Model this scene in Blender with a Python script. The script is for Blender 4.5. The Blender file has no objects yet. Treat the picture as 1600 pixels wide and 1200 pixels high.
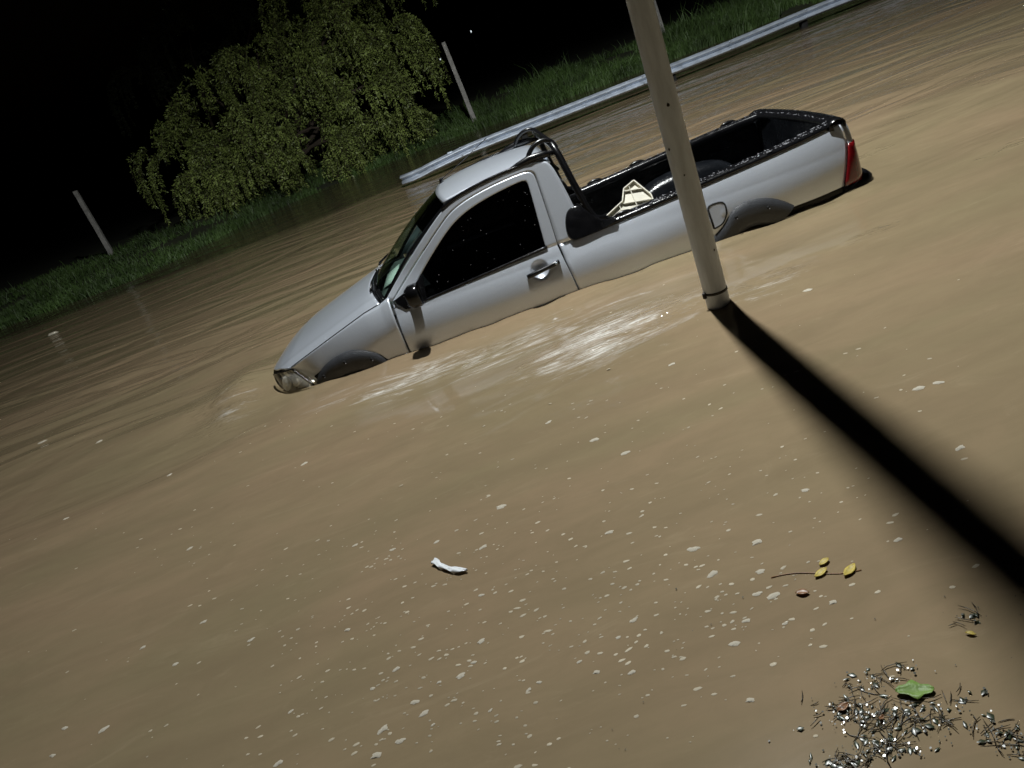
import bpy, bmesh, math, random
import numpy as np
from mathutils import Vector, Matrix, noise as mnoise
random.seed(7); rng = np.random.default_rng(7)
scene = bpy.context.scene
C = scene.collection

# ------------------------------------------------------------------ camera
CAM_H = 1.45                                  # metres above the flood water (z = 0)
F_PX = 1202.0                                 # focal length in photo pixels (1600 wide)
NADIR = (1886.0, 3401.0)                      # where upright posts converge in the photo
_d = np.array([NADIR[0]-800, NADIR[1]-600, F_PX]); _d /= np.linalg.norm(_d)
_fw = np.array([0, 0, 1.0]); _Y = _fw-_d*(_fw@_d); _Y /= np.linalg.norm(_Y)
MW = np.array([np.cross(_Y, -_d), _Y, -_d])   # camera (x right, y down, z forward) -> world
cam_d = bpy.data.cameras.new('camera'); cam = bpy.data.objects.new('camera', cam_d); C.objects.link(cam)
cam_d.sensor_width = 36.0; cam_d.lens = F_PX/1600*36; cam_d.clip_start = 0.05; cam_d.clip_end = 2000
_m = Matrix([[*MW[:, 0]], [*(-MW[:, 1])], [*(-MW[:, 2])]]).transposed().to_4x4()
_m.translation = (0, 0, CAM_H); cam.matrix_world = _m
scene.camera = cam
def pix(px, py, z=0.0):                       # point of the level z seen at a photo pixel
    r = MW@np.array([px-800, py-600, F_PX]); t = (z-CAM_H)/r[2]
    return Vector((r[0]*t, r[1]*t, z))
def pixY(px, py, Y):                          # point at distance Y seen at a photo pixel
    r = MW@np.array([px-800, py-600, F_PX]); t = Y/r[1]
    return Vector((r[0]*t, Y, CAM_H+r[2]*t))

# ------------------------------------------------------------------ night sky and exposure
world = bpy.data.worlds.new('World'); scene.world = world; world.use_nodes = True
wn = world.node_tree.nodes; wl = world.node_tree.links
sky = wn.new('ShaderNodeTexSky'); sky.sky_type = 'NISHITA'; sky.sun_disc = False
sky.sun_elevation = math.radians(-4); sky.sun_rotation = math.radians(200)
wl.new(sky.outputs[0], wn['Background'].inputs[0]); wn['Background'].inputs[1].default_value = 0.004
vs = scene.view_settings
vs.view_transform = 'Standard'; vs.look = 'None'; vs.exposure = 2.98; vs.gamma = 1.0; vs.use_curve_mapping = False
scene.render.engine = 'CYCLES'; scene.render.resolution_x = 1024; scene.render.resolution_y = 768
LAMP_POWER = 4600.0; IES_DIR = 232.0; IES_SKEW = 0.44

# ------------------------------------------------------------------ materials
def lin(r, g, b):
    f = lambda c: (c/255/12.92) if c/255 <= 0.04045 else ((c/255+0.055)/1.055)**2.4
    return (f(r), f(g), f(b), 1)
def mat(name, col, rough=0.5, metal=0.0, coat=0.0, coat_rough=0.05, var=0.0, vscale=8.0, bump=0.0, bscale=60.0, spec=0.5, ior=1.5, rvar=0.0, stretch=None):
    m = bpy.data.materials.new(name); m.use_nodes = True
    nt = m.node_tree; b = nt.nodes['Principled BSDF']
    b.inputs['Base Color'].default_value = (*col[:3], 1); b.inputs['Roughness'].default_value = rough
    b.inputs['Metallic'].default_value = metal; b.inputs['Coat Weight'].default_value = coat
    b.inputs['Coat Roughness'].default_value = coat_rough; b.inputs['IOR'].default_value = ior
    b.inputs['Specular IOR Level'].default_value = spec
    tc = nt.nodes.new('ShaderNodeTexCoord'); vec = tc.outputs['Object']
    if stretch:
        mp = nt.nodes.new('ShaderNodeMapping'); mp.inputs['Scale'].default_value = stretch
        nt.links.new(vec, mp.inputs['Vector']); vec = mp.outputs[0]
    n = nt.nodes.new('ShaderNodeTexNoise'); n.inputs['Scale'].default_value = vscale; n.inputs['Detail'].default_value = 5
    n.inputs['Roughness'].default_value = 0.65
    nt.links.new(vec, n.inputs['Vector'])
    if var:
        r = nt.nodes.new('ShaderNodeMapRange'); r.inputs['From Min'].default_value = 0.3; r.inputs['From Max'].default_value = 0.7
        r.inputs['To Min'].default_value = 1-var; r.inputs['To Max'].default_value = 1+var
        nt.links.new(n.outputs[0], r.inputs[0])
        mx = nt.nodes.new('ShaderNodeVectorMath'); mx.operation = 'SCALE'; mx.inputs[0].default_value = col[:3]
        nt.links.new(r.outputs[0], mx.inputs['Scale']); nt.links.new(mx.outputs[0], b.inputs['Base Color'])
    if rvar:
        r2 = nt.nodes.new('ShaderNodeMapRange'); r2.inputs['From Min'].default_value = 0.3; r2.inputs['From Max'].default_value = 0.7
        r2.inputs['To Min'].default_value = max(0.02, rough-rvar); r2.inputs['To Max'].default_value = rough+rvar
        nt.links.new(n.outputs[0], r2.inputs[0]); nt.links.new(r2.outputs[0], b.inputs['Roughness'])
    if bump:
        n2 = nt.nodes.new('ShaderNodeTexNoise'); n2.inputs['Scale'].default_value = bscale; n2.inputs['Detail'].default_value = 4
        nt.links.new(vec, n2.inputs['Vector'])
        bp = nt.nodes.new('ShaderNodeBump'); bp.inputs['Strength'].default_value = bump; bp.inputs['Distance'].default_value = 0.01
        nt.links.new(n2.outputs[0], bp.inputs['Height']); nt.links.new(bp.outputs[0], b.inputs['Normal'])
    return m
def glass(name, tint, gloss=0.04, rough=0.02):
    m = bpy.data.materials.new(name); m.use_nodes = True; nt = m.node_tree; nt.nodes.clear()
    o = nt.nodes.new('ShaderNodeOutputMaterial'); mix = nt.nodes.new('ShaderNodeMixShader')
    t = nt.nodes.new('ShaderNodeBsdfTransparent'); t.inputs[0].default_value = (*tint, 1)
    g = nt.nodes.new('ShaderNodeBsdfGlossy'); g.inputs['Roughness'].default_value = rough
    lw = nt.nodes.new('ShaderNodeLayerWeight'); lw.inputs[0].default_value = 0.5
    pw = nt.nodes.new('ShaderNodeMath'); pw.operation = 'POWER'; pw.inputs[1].default_value = 5; nt.links.new(lw.outputs['Facing'], pw.inputs[0])
    fr = nt.nodes.new('ShaderNodeMath'); fr.operation = 'MULTIPLY_ADD'; fr.inputs[1].default_value = 0.94; fr.inputs[2].default_value = gloss; nt.links.new(pw.outputs[0], fr.inputs[0])
    tc = nt.nodes.new('ShaderNodeTexCoord'); n = nt.nodes.new('ShaderNodeTexNoise'); n.inputs['Scale'].default_value = 40
    bp = nt.nodes.new('ShaderNodeBump'); bp.inputs['Strength'].default_value = 0.02
    nt.links.new(tc.outputs['Object'], n.inputs['Vector']); nt.links.new(n.outputs[0], bp.inputs['Height']); nt.links.new(bp.outputs[0], g.inputs['Normal'])
    nt.links.new(fr.outputs[0], mix.inputs[0]); nt.links.new(t.outputs[0], mix.inputs[1]); nt.links.new(g.outputs[0], mix.inputs[2])
    nt.links.new(mix.outputs[0], o.inputs[0])
    return m
M = {}
M['paint'] = mat('silver_paint', (0.78, 0.835, 0.93), 0.38, 0.56, coat=0.8, coat_rough=0.06, var=0.06, vscale=260, bump=0.02, bscale=500)
M['black'] = mat('wet_black_plastic', (0.006, 0.006, 0.007), 0.20, 0, var=0.3, vscale=20, bump=0.12, bscale=120, rvar=0.06)
M['dark'] = mat('dark_shell', (0.006, 0.006, 0.006), 0.8, var=0.2)
M['liner'] = mat('bed_liner', (0.007, 0.008, 0.010), 0.24, 0, var=0.3, vscale=9, bump=0.2, bscale=90, rvar=0.08)
M['flare'] = mat('grey_flare_plastic', (0.050, 0.053, 0.060), 0.42, 0, var=0.2, vscale=14, bump=0.3, bscale=150)
M['tube'] = mat('black_gloss_tube', (0.006, 0.006, 0.007), 0.26, 0, var=0.2)
M['glass_dark'] = glass('tinted_glass', (0.035, 0.035, 0.04))
M['glass_band'] = glass('shade_band_glass', (0.012, 0.012, 0.013))
M['glass_ws'] = glass('windscreen_glass', (0.62, 0.74, 0.68))
M['lens'] = glass('clear_lens', (0.93, 0.92, 0.88))
def hazy(m, amount):
    nt = m.node_tree; mixn = nt.nodes.new('ShaderNodeMixShader'); d = nt.nodes.new('ShaderNodeBsdfDiffuse'); d.inputs[0].default_value = (.85, .84, .78, 1)
    src = nt.nodes['Material Output'].inputs[0].links[0].from_socket; mixn.inputs[0].default_value = amount
    nt.links.new(src, mixn.inputs[1]); nt.links.new(d.outputs[0], mixn.inputs[2]); nt.links.new(mixn.outputs[0], nt.nodes['Material Output'].inputs[0])
hazy(M['lens'], 0.22)
M['chrome'] = mat('lamp_reflector', (0.92, 0.89, 0.80), 0.25, 0.30, bump=0.5, bscale=45)
M['red'] = mat('red_lens', (0.125, 0.004, 0.006), 0.12, 0, coat=1.0, bump=0.1, bscale=160, var=0.25, vscale=40)
M['clear_red'] = mat('pale_lens', (0.48, 0.40, 0.38), 0.12, 0, coat=1.0, var=0.2, vscale=60)
M['seat'] = mat('seat_cloth', (0.10, 0.028, 0.024), 0.9, var=0.3, vscale=30, bump=0.3, bscale=300)
M['dash'] = mat('dashboard_plastic', (0.10, 0.11, 0.11), 0.6, var=0.2, vscale=30)
M['paper'] = mat('paper', (0.75, 0.80, 0.78), 0.7, var=0.06, vscale=14)
M['tyre'] = mat('tyre_rubber', (0.02, 0.02, 0.02), 0.8, var=0.2)
M['rim'] = mat('steel_rim', (0.4, 0.4, 0.4), 0.4, 1.0, var=0.2)
M['drop'] = mat('rain_drop', (0.24, 0.24, 0.26), 0.04, 0, coat=1.0, coat_rough=0.02, var=0.1)
M['tray'] = mat('cream_plastic', (0.66, 0.63, 0.53), 0.5, var=0.10, vscale=12, bump=0.05)
M['galv'] = mat('galvanised_steel', (0.48, 0.54, 0.63), 0.45, 0.25, var=0.28, vscale=5, bump=0.2, bscale=30, rvar=0.15, stretch=(1, 1, 3))
M['concrete'] = mat('concrete', (0.34, 0.33, 0.31), 0.9, var=0.35, vscale=9, bump=0.6, bscale=40)
M['pole'] = mat('pole_paint', (0.70, 0.755, 0.82), 0.42, 0, var=0.16, vscale=7, bump=0.12, bscale=25, rvar=0.12, stretch=(3, 3, 0.5))
M['strap'] = mat('rusty_strap', (0.06, 0.055, 0.05), 0.6, 0.5, var=0.5, vscale=30)
M['chip'] = mat('chipped_spot', (0.03, 0.026, 0.022), 0.8, var=0.4, vscale=60)
M['leaf_tree'] = mat('willow_leaf', (0.215, 0.275, 0.070), 0.5, 0, var=0.8, vscale=2.6)
M['leaf_dark'] = mat('dark_leaf', (0.040, 0.055, 0.018), 0.6, 0, var=0.5, vscale=1.5)
M['bark'] = mat('bark', (0.06, 0.045, 0.032), 0.9, var=0.4, vscale=8, bump=0.8, bscale=20)
M['grass'] = mat('grass_blade', (0.060, 0.108, 0.026), 0.6, 0, var=0.7, vscale=0.6)
M['ground'] = mat('bank_soil', (0.040, 0.046, 0.020), 0.95, var=0.5, vscale=1.2, bump=0.8, bscale=6)
M['fleck'] = mat('foam_fleck', (0.56, 0.51, 0.41), 0.5, var=0.2, vscale=30, bump=0.4, bscale=120)
M['speck'] = mat('floating_speck', (0.47, 0.41, 0.30), 0.7, var=0.35, vscale=3)
M['plastic_white'] = mat('white_plastic_film', (0.82, 0.85, 0.88), 0.3, var=0.08, vscale=40)
M['yellow_leaf'] = mat('yellow_leaf', (0.52, 0.40, 0.07), 0.5, var=0.35, vscale=40, bump=0.3, bscale=80)
M['green_leaf'] = mat('green_leaf', (0.16, 0.27, 0.055), 0.5, var=0.25, vscale=25, bump=0.5, bscale=40)
M['twig'] = mat('wet_twig', (0.060, 0.045, 0.026), 0.36, 0, var=0.7, vscale=20)
M['bead'] = mat('wet_bead', (0.10, 0.10, 0.085), 0.20, 0, var=0.1, spec=0.8)
M['litter'] = mat('wet_leaf_litter', (0.026, 0.036, 0.016), 0.30, 0, var=0.7, vscale=25)
M['brown_leaf'] = mat('brown_leaf', (0.26, 0.13, 0.06), 0.4, var=0.4, vscale=30)
M['lamp_body'] = mat('lamp_housing', (0.35, 0.36, 0.37), 0.5, 0.3, var=0.1)
M['asphalt'] = M['ground']

# ------------------------------------------------------------------ helpers
def link(o, parent=None):
    C.objects.link(o)
    if parent is not None: o.parent = parent
    return o
def obj(name, verts, faces, m, parent=None, smooth=True, solid=0.0, bevel=0.0, sub=0, off=-1.0):
    me = bpy.data.meshes.new(name)
    me.from_pydata([tuple(v) for v in verts], [], faces); me.update()
    if smooth: me.polygons.foreach_set('use_smooth', [True]*len(me.polygons))
    me.materials.append(m)
    o = link(bpy.data.objects.new(name, me), parent)
    if solid: s = o.modifiers.new('s', 'SOLIDIFY'); s.thickness = solid; s.offset = off
    if bevel: b = o.modifiers.new('b', 'BEVEL'); b.width = bevel; b.segments = 3; b.limit_method = 'ANGLE'; b.angle_limit = math.radians(35); b.harden_normals = False
    if sub: s = o.modifiers.new('u', 'SUBSURF'); s.levels = sub; s.render_levels = sub
    return o
def tag(o, label=None, cat=None, group=None, kind=None):
    for k, v in (('label', label), ('category', cat), ('group', group), ('kind', kind)):
        if v: o[k] = v
    return o
def empty(name, loc, rz=0):
    o = bpy.data.objects.new(name, None); o.empty_display_size = 0.2; o.location = loc; o.rotation_euler[2] = rz
    return link(o)
def grid_faces(nu, nv, flip=False):
    F = []
    for j in range(nv-1):
        for i in range(nu-1):
            a = j*nu+i; q = (a, a+1, a+nu+1, a+nu)
            F.append(q[::-1] if flip else q)
    return F
def poly(pts, n):                              # resample a polyline evenly by arc length
    p = np.array(pts, float); d = np.r_[0, np.cumsum(np.linalg.norm(np.diff(p, axis=0), axis=1))]
    t = np.linspace(0, d[-1], n)
    return np.stack([np.interp(t, d, p[:, k]) for k in range(p.shape[1])], 1)
def smooth_poly(pts, n, it=2):                 # Chaikin-rounded polyline
    p = np.array(pts, float)
    for _ in range(it):
        q = [p[0]]
        for a, b in zip(p[:-1], p[1:]): q += [a*.75+b*.25, a*.25+b*.75]
        q.append(p[-1]); p = np.array(q)
    return poly(p, n)
def coons(B, T, L, R):
    nu, nv = len(B), len(L); out = []
    for j in range(nv):
        v = j/(nv-1)
        for i in range(nu):
            u = i/(nu-1)
            out.append((1-v)*B[i]+v*T[i]+(1-u)*L[j]+u*R[j]-((1-u)*(1-v)*B[0]+u*(1-v)*B[-1]+(1-u)*v*T[0]+u*v*T[-1]))
    return out
def tube_geo(path, r, n=10, cap=True):
    path = [Vector(p) for p in path]; V = []; F = []
    rs = r if hasattr(r, '__len__') else [r]*len(path)
    up = None
    for k, p in enumerate(path):
        t = (path[min(k+1, len(path)-1)]-path[max(k-1, 0)]).normalized()
        if up is None:
            up = t.orthogonal().normalized()
        else:
            up = (up-t*up.dot(t)).normalized()
        s = t.cross(up)
        for i in range(n):
            a = 2*math.pi*i/n; V.append(p+(up*math.cos(a)+s*math.sin(a))*rs[k])
    for k in range(len(path)-1):
        for i in range(n):
            a = k*n+i; b = k*n+(i+1) % n; F.append((a, b, b+n, a+n))
    if cap: F.append(tuple(range(n))[::-1]); F.append(tuple(range((len(path)-1)*n, len(path)*n)))
    return V, F
def tube(name, path, r, m, parent=None, n=10): return obj(name, *tube_geo(path, r, n), m, parent)
def boxgeo(x0, x1, y0, y1, z0, z1):
    V = [(x, y, z) for x in (x0, x1) for y in (y0, y1) for z in (z0, z1)]
    return V, [(0, 1, 3, 2), (4, 6, 7, 5), (0, 4, 5, 1), (2, 3, 7, 6), (0, 2, 6, 4), (1, 5, 7, 3)]
def box(name, b, m, parent=None, bevel=0.01): return obj(name, *boxgeo(*b), m, parent, bevel=bevel)
def extrude_poly(name, pts, y0, y1, m, parent, bevel=0.008):      # (x,z) outline extruded along y
    n = len(pts); V = [(x, y0, z) for x, z in pts]+[(x, y1, z) for x, z in pts]
    F = [tuple(range(n)), tuple(range(2*n-1, n-1, -1))]+[((i+1) % n, i, i+n, (i+1) % n+n) for i in range(n)]
    o = obj(name, V, F, m, parent, bevel=bevel)
    bm = bmesh.new(); bm.from_mesh(o.data); bmesh.ops.recalc_face_normals(bm, faces=bm.faces); bm.to_mesh(o.data); bm.free()
    return o
def ss(a, b, x): t = min(1, max(0, (x-a)/(b-a))); return t*t*(3-2*t)
def itp(x, xs, ys): return float(np.interp(x, xs, ys))

# ------------------------------------------------------------------ ground, flood water, bank
EX = [-400, -60, -30, -14, -10, -7, -5.9, -5, -4, -2, 0.8, 2.2, 5, 8, 12, 20, 60, 400]
EY = [60, 26, 21, 18.6, 17.9, 17.1, 17.8, 19.8, 21.2, 22.3, 22.4, 21.4, 20.3, 19.9, 20.6, 22, 26, 60]
def edge(x): return itp(x, EX, EY)
def terrain(x, y):
    d = y-edge(x)
    n = mnoise.noise(Vector((x*.5, y*.5, 3)))*0.10+mnoise.noise(Vector((x*1.9, y*1.9, 9)))*0.04
    if d < 0: z = -0.66+0.66*ss(-3.5, 0.05, d)**1.5
    else: z = 0.02+0.34*ss(0, 5.5, d)
    return z+n*ss(-1.0, 1.0, d)
def lines(segs):
    out = []
    for a, b, s in segs: out += list(np.arange(a, b, s))
    return out+[segs[-1][1]]
gx = lines([(-900, -100, 80), (-100, -30, 7), (-30, -16, 1), (-16, 18, 0.3), (18, 40, 2), (40, 100, 10), (100, 900, 80)])
gy = lines([(-60, 0, 10), (0, 15, 2.5), (15, 28, 0.25), (28, 40, 1.5), (40, 100, 10), (100, 1000, 90)])
o = obj('ground', [(x, y, terrain(x, y)) for y in gy for x in gx], grid_faces(len(gx), len(gy)), M['ground'])
tag(o, 'dark muddy ground and bank beyond the flood', kind='structure')

def water_material():
    m = bpy.data.materials.new('muddy_flood_water'); m.use_nodes = True; nt = m.node_tree; N = nt.nodes; L = nt.links
    b = N['Principled BSDF']; b.inputs['Roughness'].default_value = 0.10; b.inputs['IOR'].default_value = 1.33
    g = N.new('ShaderNodeNewGeometry'); pos = g.outputs['Position']
    def mapping(sc, rot=0, loc=(0, 0, 0)):
        mp = N.new('ShaderNodeMapping'); mp.inputs['Scale'].default_value = sc; mp.inputs['Rotation'].default_value = (0, 0, rot); mp.inputs['Location'].default_value = loc
        L.new(pos, mp.inputs['Vector']); return mp.outputs[0]
    def nz(vec, scale, detail=4, rough=0.55, dist=0.0):
        n = N.new('ShaderNodeTexNoise'); n.inputs['Scale'].default_value = scale; n.inputs['Detail'].default_value = detail
        n.inputs['Roughness'].default_value = rough; n.inputs['Distortion'].default_value = dist
        L.new(vec, n.inputs['Vector']); return n.outputs[0]
    def mr(v, a, b_, c=0.0, d=1.0, st='SMOOTHSTEP'):
        r = N.new('ShaderNodeMapRange'); r.interpolation_type = st
        for k, q in zip(('From Min', 'From Max', 'To Min', 'To Max'), (a, b_, c, d)): r.inputs[k].default_value = q
        L.new(v, r.inputs[0]); return r.outputs[0]
    def math_(op, a, b_):
        n = N.new('ShaderNodeMath'); n.operation = op
        for k, q in enumerate((a, b_)):
            if isinstance(q, (int, float)): n.inputs[k].default_value = q
            else: L.new(q, n.inputs[k])
        return n.outputs[0]
    def mix(fac, a, c):
        n = N.new('ShaderNodeMix'); n.data_type = 'RGBA'; L.new(fac, n.inputs[0])
        for q, s in ((a, 6), (c, 7)):
            if isinstance(q, tuple): n.inputs[s].default_value = q
            else: L.new(q, n.inputs[s])
        return n.outputs[2]
    sep = N.new('ShaderNodeSeparateXYZ'); L.new(pos, sep.inputs[0])
    # silt: brown with faint redder and greyer clouds drawn out along the current
    silt = mr(nz(mapping((0.35, 0.8, 1), 0.12), 1.1, 4, 0.6, 0.6), 0.34, 0.68)
    col = mix(silt, (0.242, 0.194, 0.114, 1), (0.294, 0.213, 0.133, 1))
    streak = mr(nz(mapping((0.55, 4.5, 1), 0.10), 1.0, 6, 0.62, 0.4), 0.35, 0.7)
    col = mix(math_('MULTIPLY', streak, 0.38), col, (0.205, 0.155, 0.095, 1))
    mott = mr(nz(mapping((1.0, 2.6, 1), 0.15), 3.2, 9, 0.72, 0.8), 0.34, 0.70)
    col = mix(math_('MULTIPLY', mott, 0.30), col, (0.185, 0.142, 0.084, 1))
    pale = mr(nz(mapping((0.8, 3.4, 1), 0.20, (7, 3, 0)), 2.6, 9, 0.74, 1.0), 0.54, 0.74)
    col = mix(math_('MULTIPLY', pale, 0.24), col, (0.40, 0.328, 0.212, 1))
    # darker water colour from the guard rail out along the verge
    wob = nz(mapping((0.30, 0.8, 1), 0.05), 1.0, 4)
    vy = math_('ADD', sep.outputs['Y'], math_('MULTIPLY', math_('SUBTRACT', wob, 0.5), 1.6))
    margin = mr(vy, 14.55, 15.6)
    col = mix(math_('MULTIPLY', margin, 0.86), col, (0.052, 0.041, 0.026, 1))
    # thin foam and ripple glare painted pale behind the front wheel and round the pole
    def blob(cx, cy, rx, ry, rot=0.0):
        mp = N.new('ShaderNodeMapping'); mp.vector_type = 'TEXTURE'
        mp.inputs['Location'].default_value = (cx, cy, 0); mp.inputs['Rotation'].default_value = (0, 0, rot); mp.inputs['Scale'].default_value = (rx, ry, 1)
        L.new(pos, mp.inputs['Vector']); gr = N.new('ShaderNodeTexGradient'); gr.gradient_type = 'SPHERICAL'; L.new(mp.outputs[0], gr.inputs[0]); return gr.outputs['Fac']
    reg = math_('MAXIMUM', blob(0.50, 3.75, 0.75, 0.60, 0.25), math_('MULTIPLY', blob(-0.45, 4.35, 1.25, 0.42, -0.10), 0.75))
    reg = math_('MAXIMUM', reg, math_('MULTIPLY', blob(0.10, 4.2, 1.6, 0.55, 0.08), 0.62))
    reg = math_('MAXIMUM', reg, math_('MULTIPLY', blob(1.4, 3.55, 0.55, 0.26, 0.15), 0.6))
    reg = math_('MAXIMUM', reg, math_('MULTIPLY', blob(-1.85, 5.1, 0.5, 0.8, 0.3), 0.50))
    fn = nz(mapping((1.1, 5.2, 1), 0.18), 2.2, 8, 0.72, 0.9)
    fo = mr(math_('ADD', fn, math_('MULTIPLY', math_('SUBTRACT', reg, 0.5), 0.46)), 0.45, 0.74)
    fo = math_('MULTIPLY', fo, mr(reg, 0.02, 0.4))
    fine = mr(nz(mapping((2.2, 15, 1), 0.20), 3.4, 7, 0.75, 0.6), 0.38, 0.62, 0.12, 1.0)
    fo = math_('MULTIPLY', fo, fine)
    col = mix(math_('MULTIPLY', fo, 0.95), col, (0.74, 0.71, 0.66, 1))
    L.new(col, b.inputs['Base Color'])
    L.new(mr(fo, 0, 1, 0.10, 0.35), b.inputs['Roughness'])
    # ripples
    amp = mr(sep.outputs['Y'], 2.2, 8.0, 0.05, 0.52)
    h1 = nz(mapping((0.42, 1.10, 1), 0.19), 1.0, 3, 0.42, 1.6)
    h2 = nz(mapping((1.2, 4.4, 1), 0.13), 2.0, 3, 0.55, 0.7)
    h3 = nz(mapping((1, 1.6, 1), 0), 26, 2, 0.5)
    h = math_('ADD', math_('MULTIPLY', h1, 1.0), math_('MULTIPLY', h2, 0.05))
    h = math_('ADD', h, math_('MULTIPLY', h3, 0.004))
    h = math_('ADD', h, math_('MULTIPLY', math_('MULTIPLY', fo, nz(mapping((3, 9, 1), 0.16), 3.5, 4, 0.6)), 0.10))
    bp = N.new('ShaderNodeBump'); bp.inputs['Distance'].default_value = 0.16
    L.new(amp, bp.inputs['Strength']); L.new(h, bp.inputs['Height'])
    # choppy little wavelets where the current breaks on the pole, the nose and the flank
    ch = blob(1.44, 3.66, 0.34, 0.13, 0.1)
    for q in ((-1.9, 5.2, 0.40, 0.75, 0.2), (0.55, 3.75, 0.75, 0.42, 0.2), (2.75, 5.25, 0.45, 0.12, -.05), (3.3, 4.3, 0.4, 0.08, 0.1), (2.05, 3.75, 0.25, 0.08, 0.2), (-0.2, 4.3, 0.8, 0.2, -.08)): ch = math_('MAXIMUM', ch, blob(*q))
    ch = math_('MULTIPLY', mr(ch, 0.05, 0.7), mr(nz(mapping((1.5, 4, 1), 0.2), 4.0, 3, 0.6), 0.46, 0.62))
    cw = math_('MULTIPLY', nz(mapping((1.0, 2.6, 1), 0.2), 15.0, 3, 0.6, 0.4), ch)
    bp2 = N.new('ShaderNodeBump'); bp2.inputs['Strength'].default_value = 1.0; bp2.inputs['Distance'].default_value = 0.010
    L.new(cw, bp2.inputs['Height']); L.new(bp.outputs[0], bp2.inputs['Normal']); L.new(bp2.outputs[0], b.inputs['Normal'])
    return m
wx = np.array(lines([(-900, -100, 80), (-100, -20, 8), (-20, -7, 0.5), (-7, 6, 0.045), (6, 20, 0.5), (20, 100, 8), (100, 900, 80)]))
wy = np.array(lines([(-60, -4, 8), (-4, 0.5, 0.5), (0.5, 8.5, 0.035), (8.5, 25, 0.25), (25, 100, 8), (100, 1000, 90)]))
X, Y = np.meshgrid(wx, wy)
Z = np.zeros_like(X)
def vnoise(x, y, seed):                        # smooth lattice noise, -1..1
    g = np.random.default_rng(seed).uniform(-1, 1, (512, 512)); xi = np.floor(x).astype(int); yi = np.floor(y).astype(int)
    u = x-xi; v = y-yi; u = u*u*u*(u*(u*6-15)+10); v = v*v*v*(v*(v*6-15)+10); G = lambda a, b: g[a % 512, b % 512]
    return (G(xi, yi)*(1-u)+G(xi+1, yi)*u)*(1-v)+(G(xi, yi+1)*(1-u)+G(xi+1, yi+1)*u)*v
ca, sa = math.cos(0.17), math.sin(0.17)
Xc = np.clip(X, -25, 25); Yc = np.clip(Y, -8, 30)
w1 = vnoise(Xc*.6, Yc*.8, 1); w2 = vnoise(Xc*.5+9, Yc*.7, 2)
Xr = ca*Xc+sa*Yc+.35*w1; Yr = -sa*Xc+ca*Yc+.22*w2
for k, (fx, fy, am) in enumerate(((.40, 1.2, .026), (.75, 2.4, .013), (1.5, 4.4, .0036), (3.2, 8., .0008))):
    Z += am*vnoise(Xr*fx+7*k, Yr*fy+3*k, 20+k)
def water_h(x, y):
    i = min(max(int(np.searchsorted(wx, x)), 0), len(wx)-1); j = min(max(int(np.searchsorted(wy, y)), 0), len(wy)-1); return float(Z[j, i])
def sst(a, b, x): t = np.clip((x-a)/(b-a), 0, 1); return t*t*(3-2*t)
env = 0.03+0.9*sst(2.6, 6.0, Y)+1.1*np.exp(-((X-0.3)/1.5)**2-((Y-4.05)/0.55)**2)+0.7*np.exp(-((X+1.75)/.5)**2-((Y-5.2)/.8)**2)
env *= sst(-7, -6, X)*(1-sst(5, 6, X))*sst(0.5, 1.0, Y)*(1-sst(7.6, 8.5, Y))
Z *= env
Z += 0.035*np.exp(-((X+1.83)/.16)**2-((Y-5.35)/.55)**2)                 # bow wave on the nose
Z += 0.018*np.exp(-(((X-1.20)**2+(Y-3.52)**2)/.10**2))                   # water piling at the pole
dl = Y-(4.80-.0708*(X+.54))                                              # water lapping along the flank
Z += .016*np.exp(-(dl/.06)**2)*(.35+vnoise(X*3.1, Y*.5, 50)+.5*vnoise(X*8, Y, 51))*sst(-1.5, -1.1, X)*(1-sst(2.3, 2.7, X))
for k, ph in ((.22, 0), (.40, 1.3), (.62, 2.4)):                         # wake lines fanning back from the pole
    c = 3.50-.40*(1.10-X)*k+.10*vnoise(X*1.4+ph, Y*0, 60)
    Z += .008*np.exp(-((Y-c)/.05)**2)*sst(-1.3, .2, X)*(1-sst(.95, 1.08, X))
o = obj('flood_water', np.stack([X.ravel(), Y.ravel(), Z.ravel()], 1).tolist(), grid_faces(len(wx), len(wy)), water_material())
tag(o, 'muddy brown flood water covering the road', kind='structure')

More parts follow.
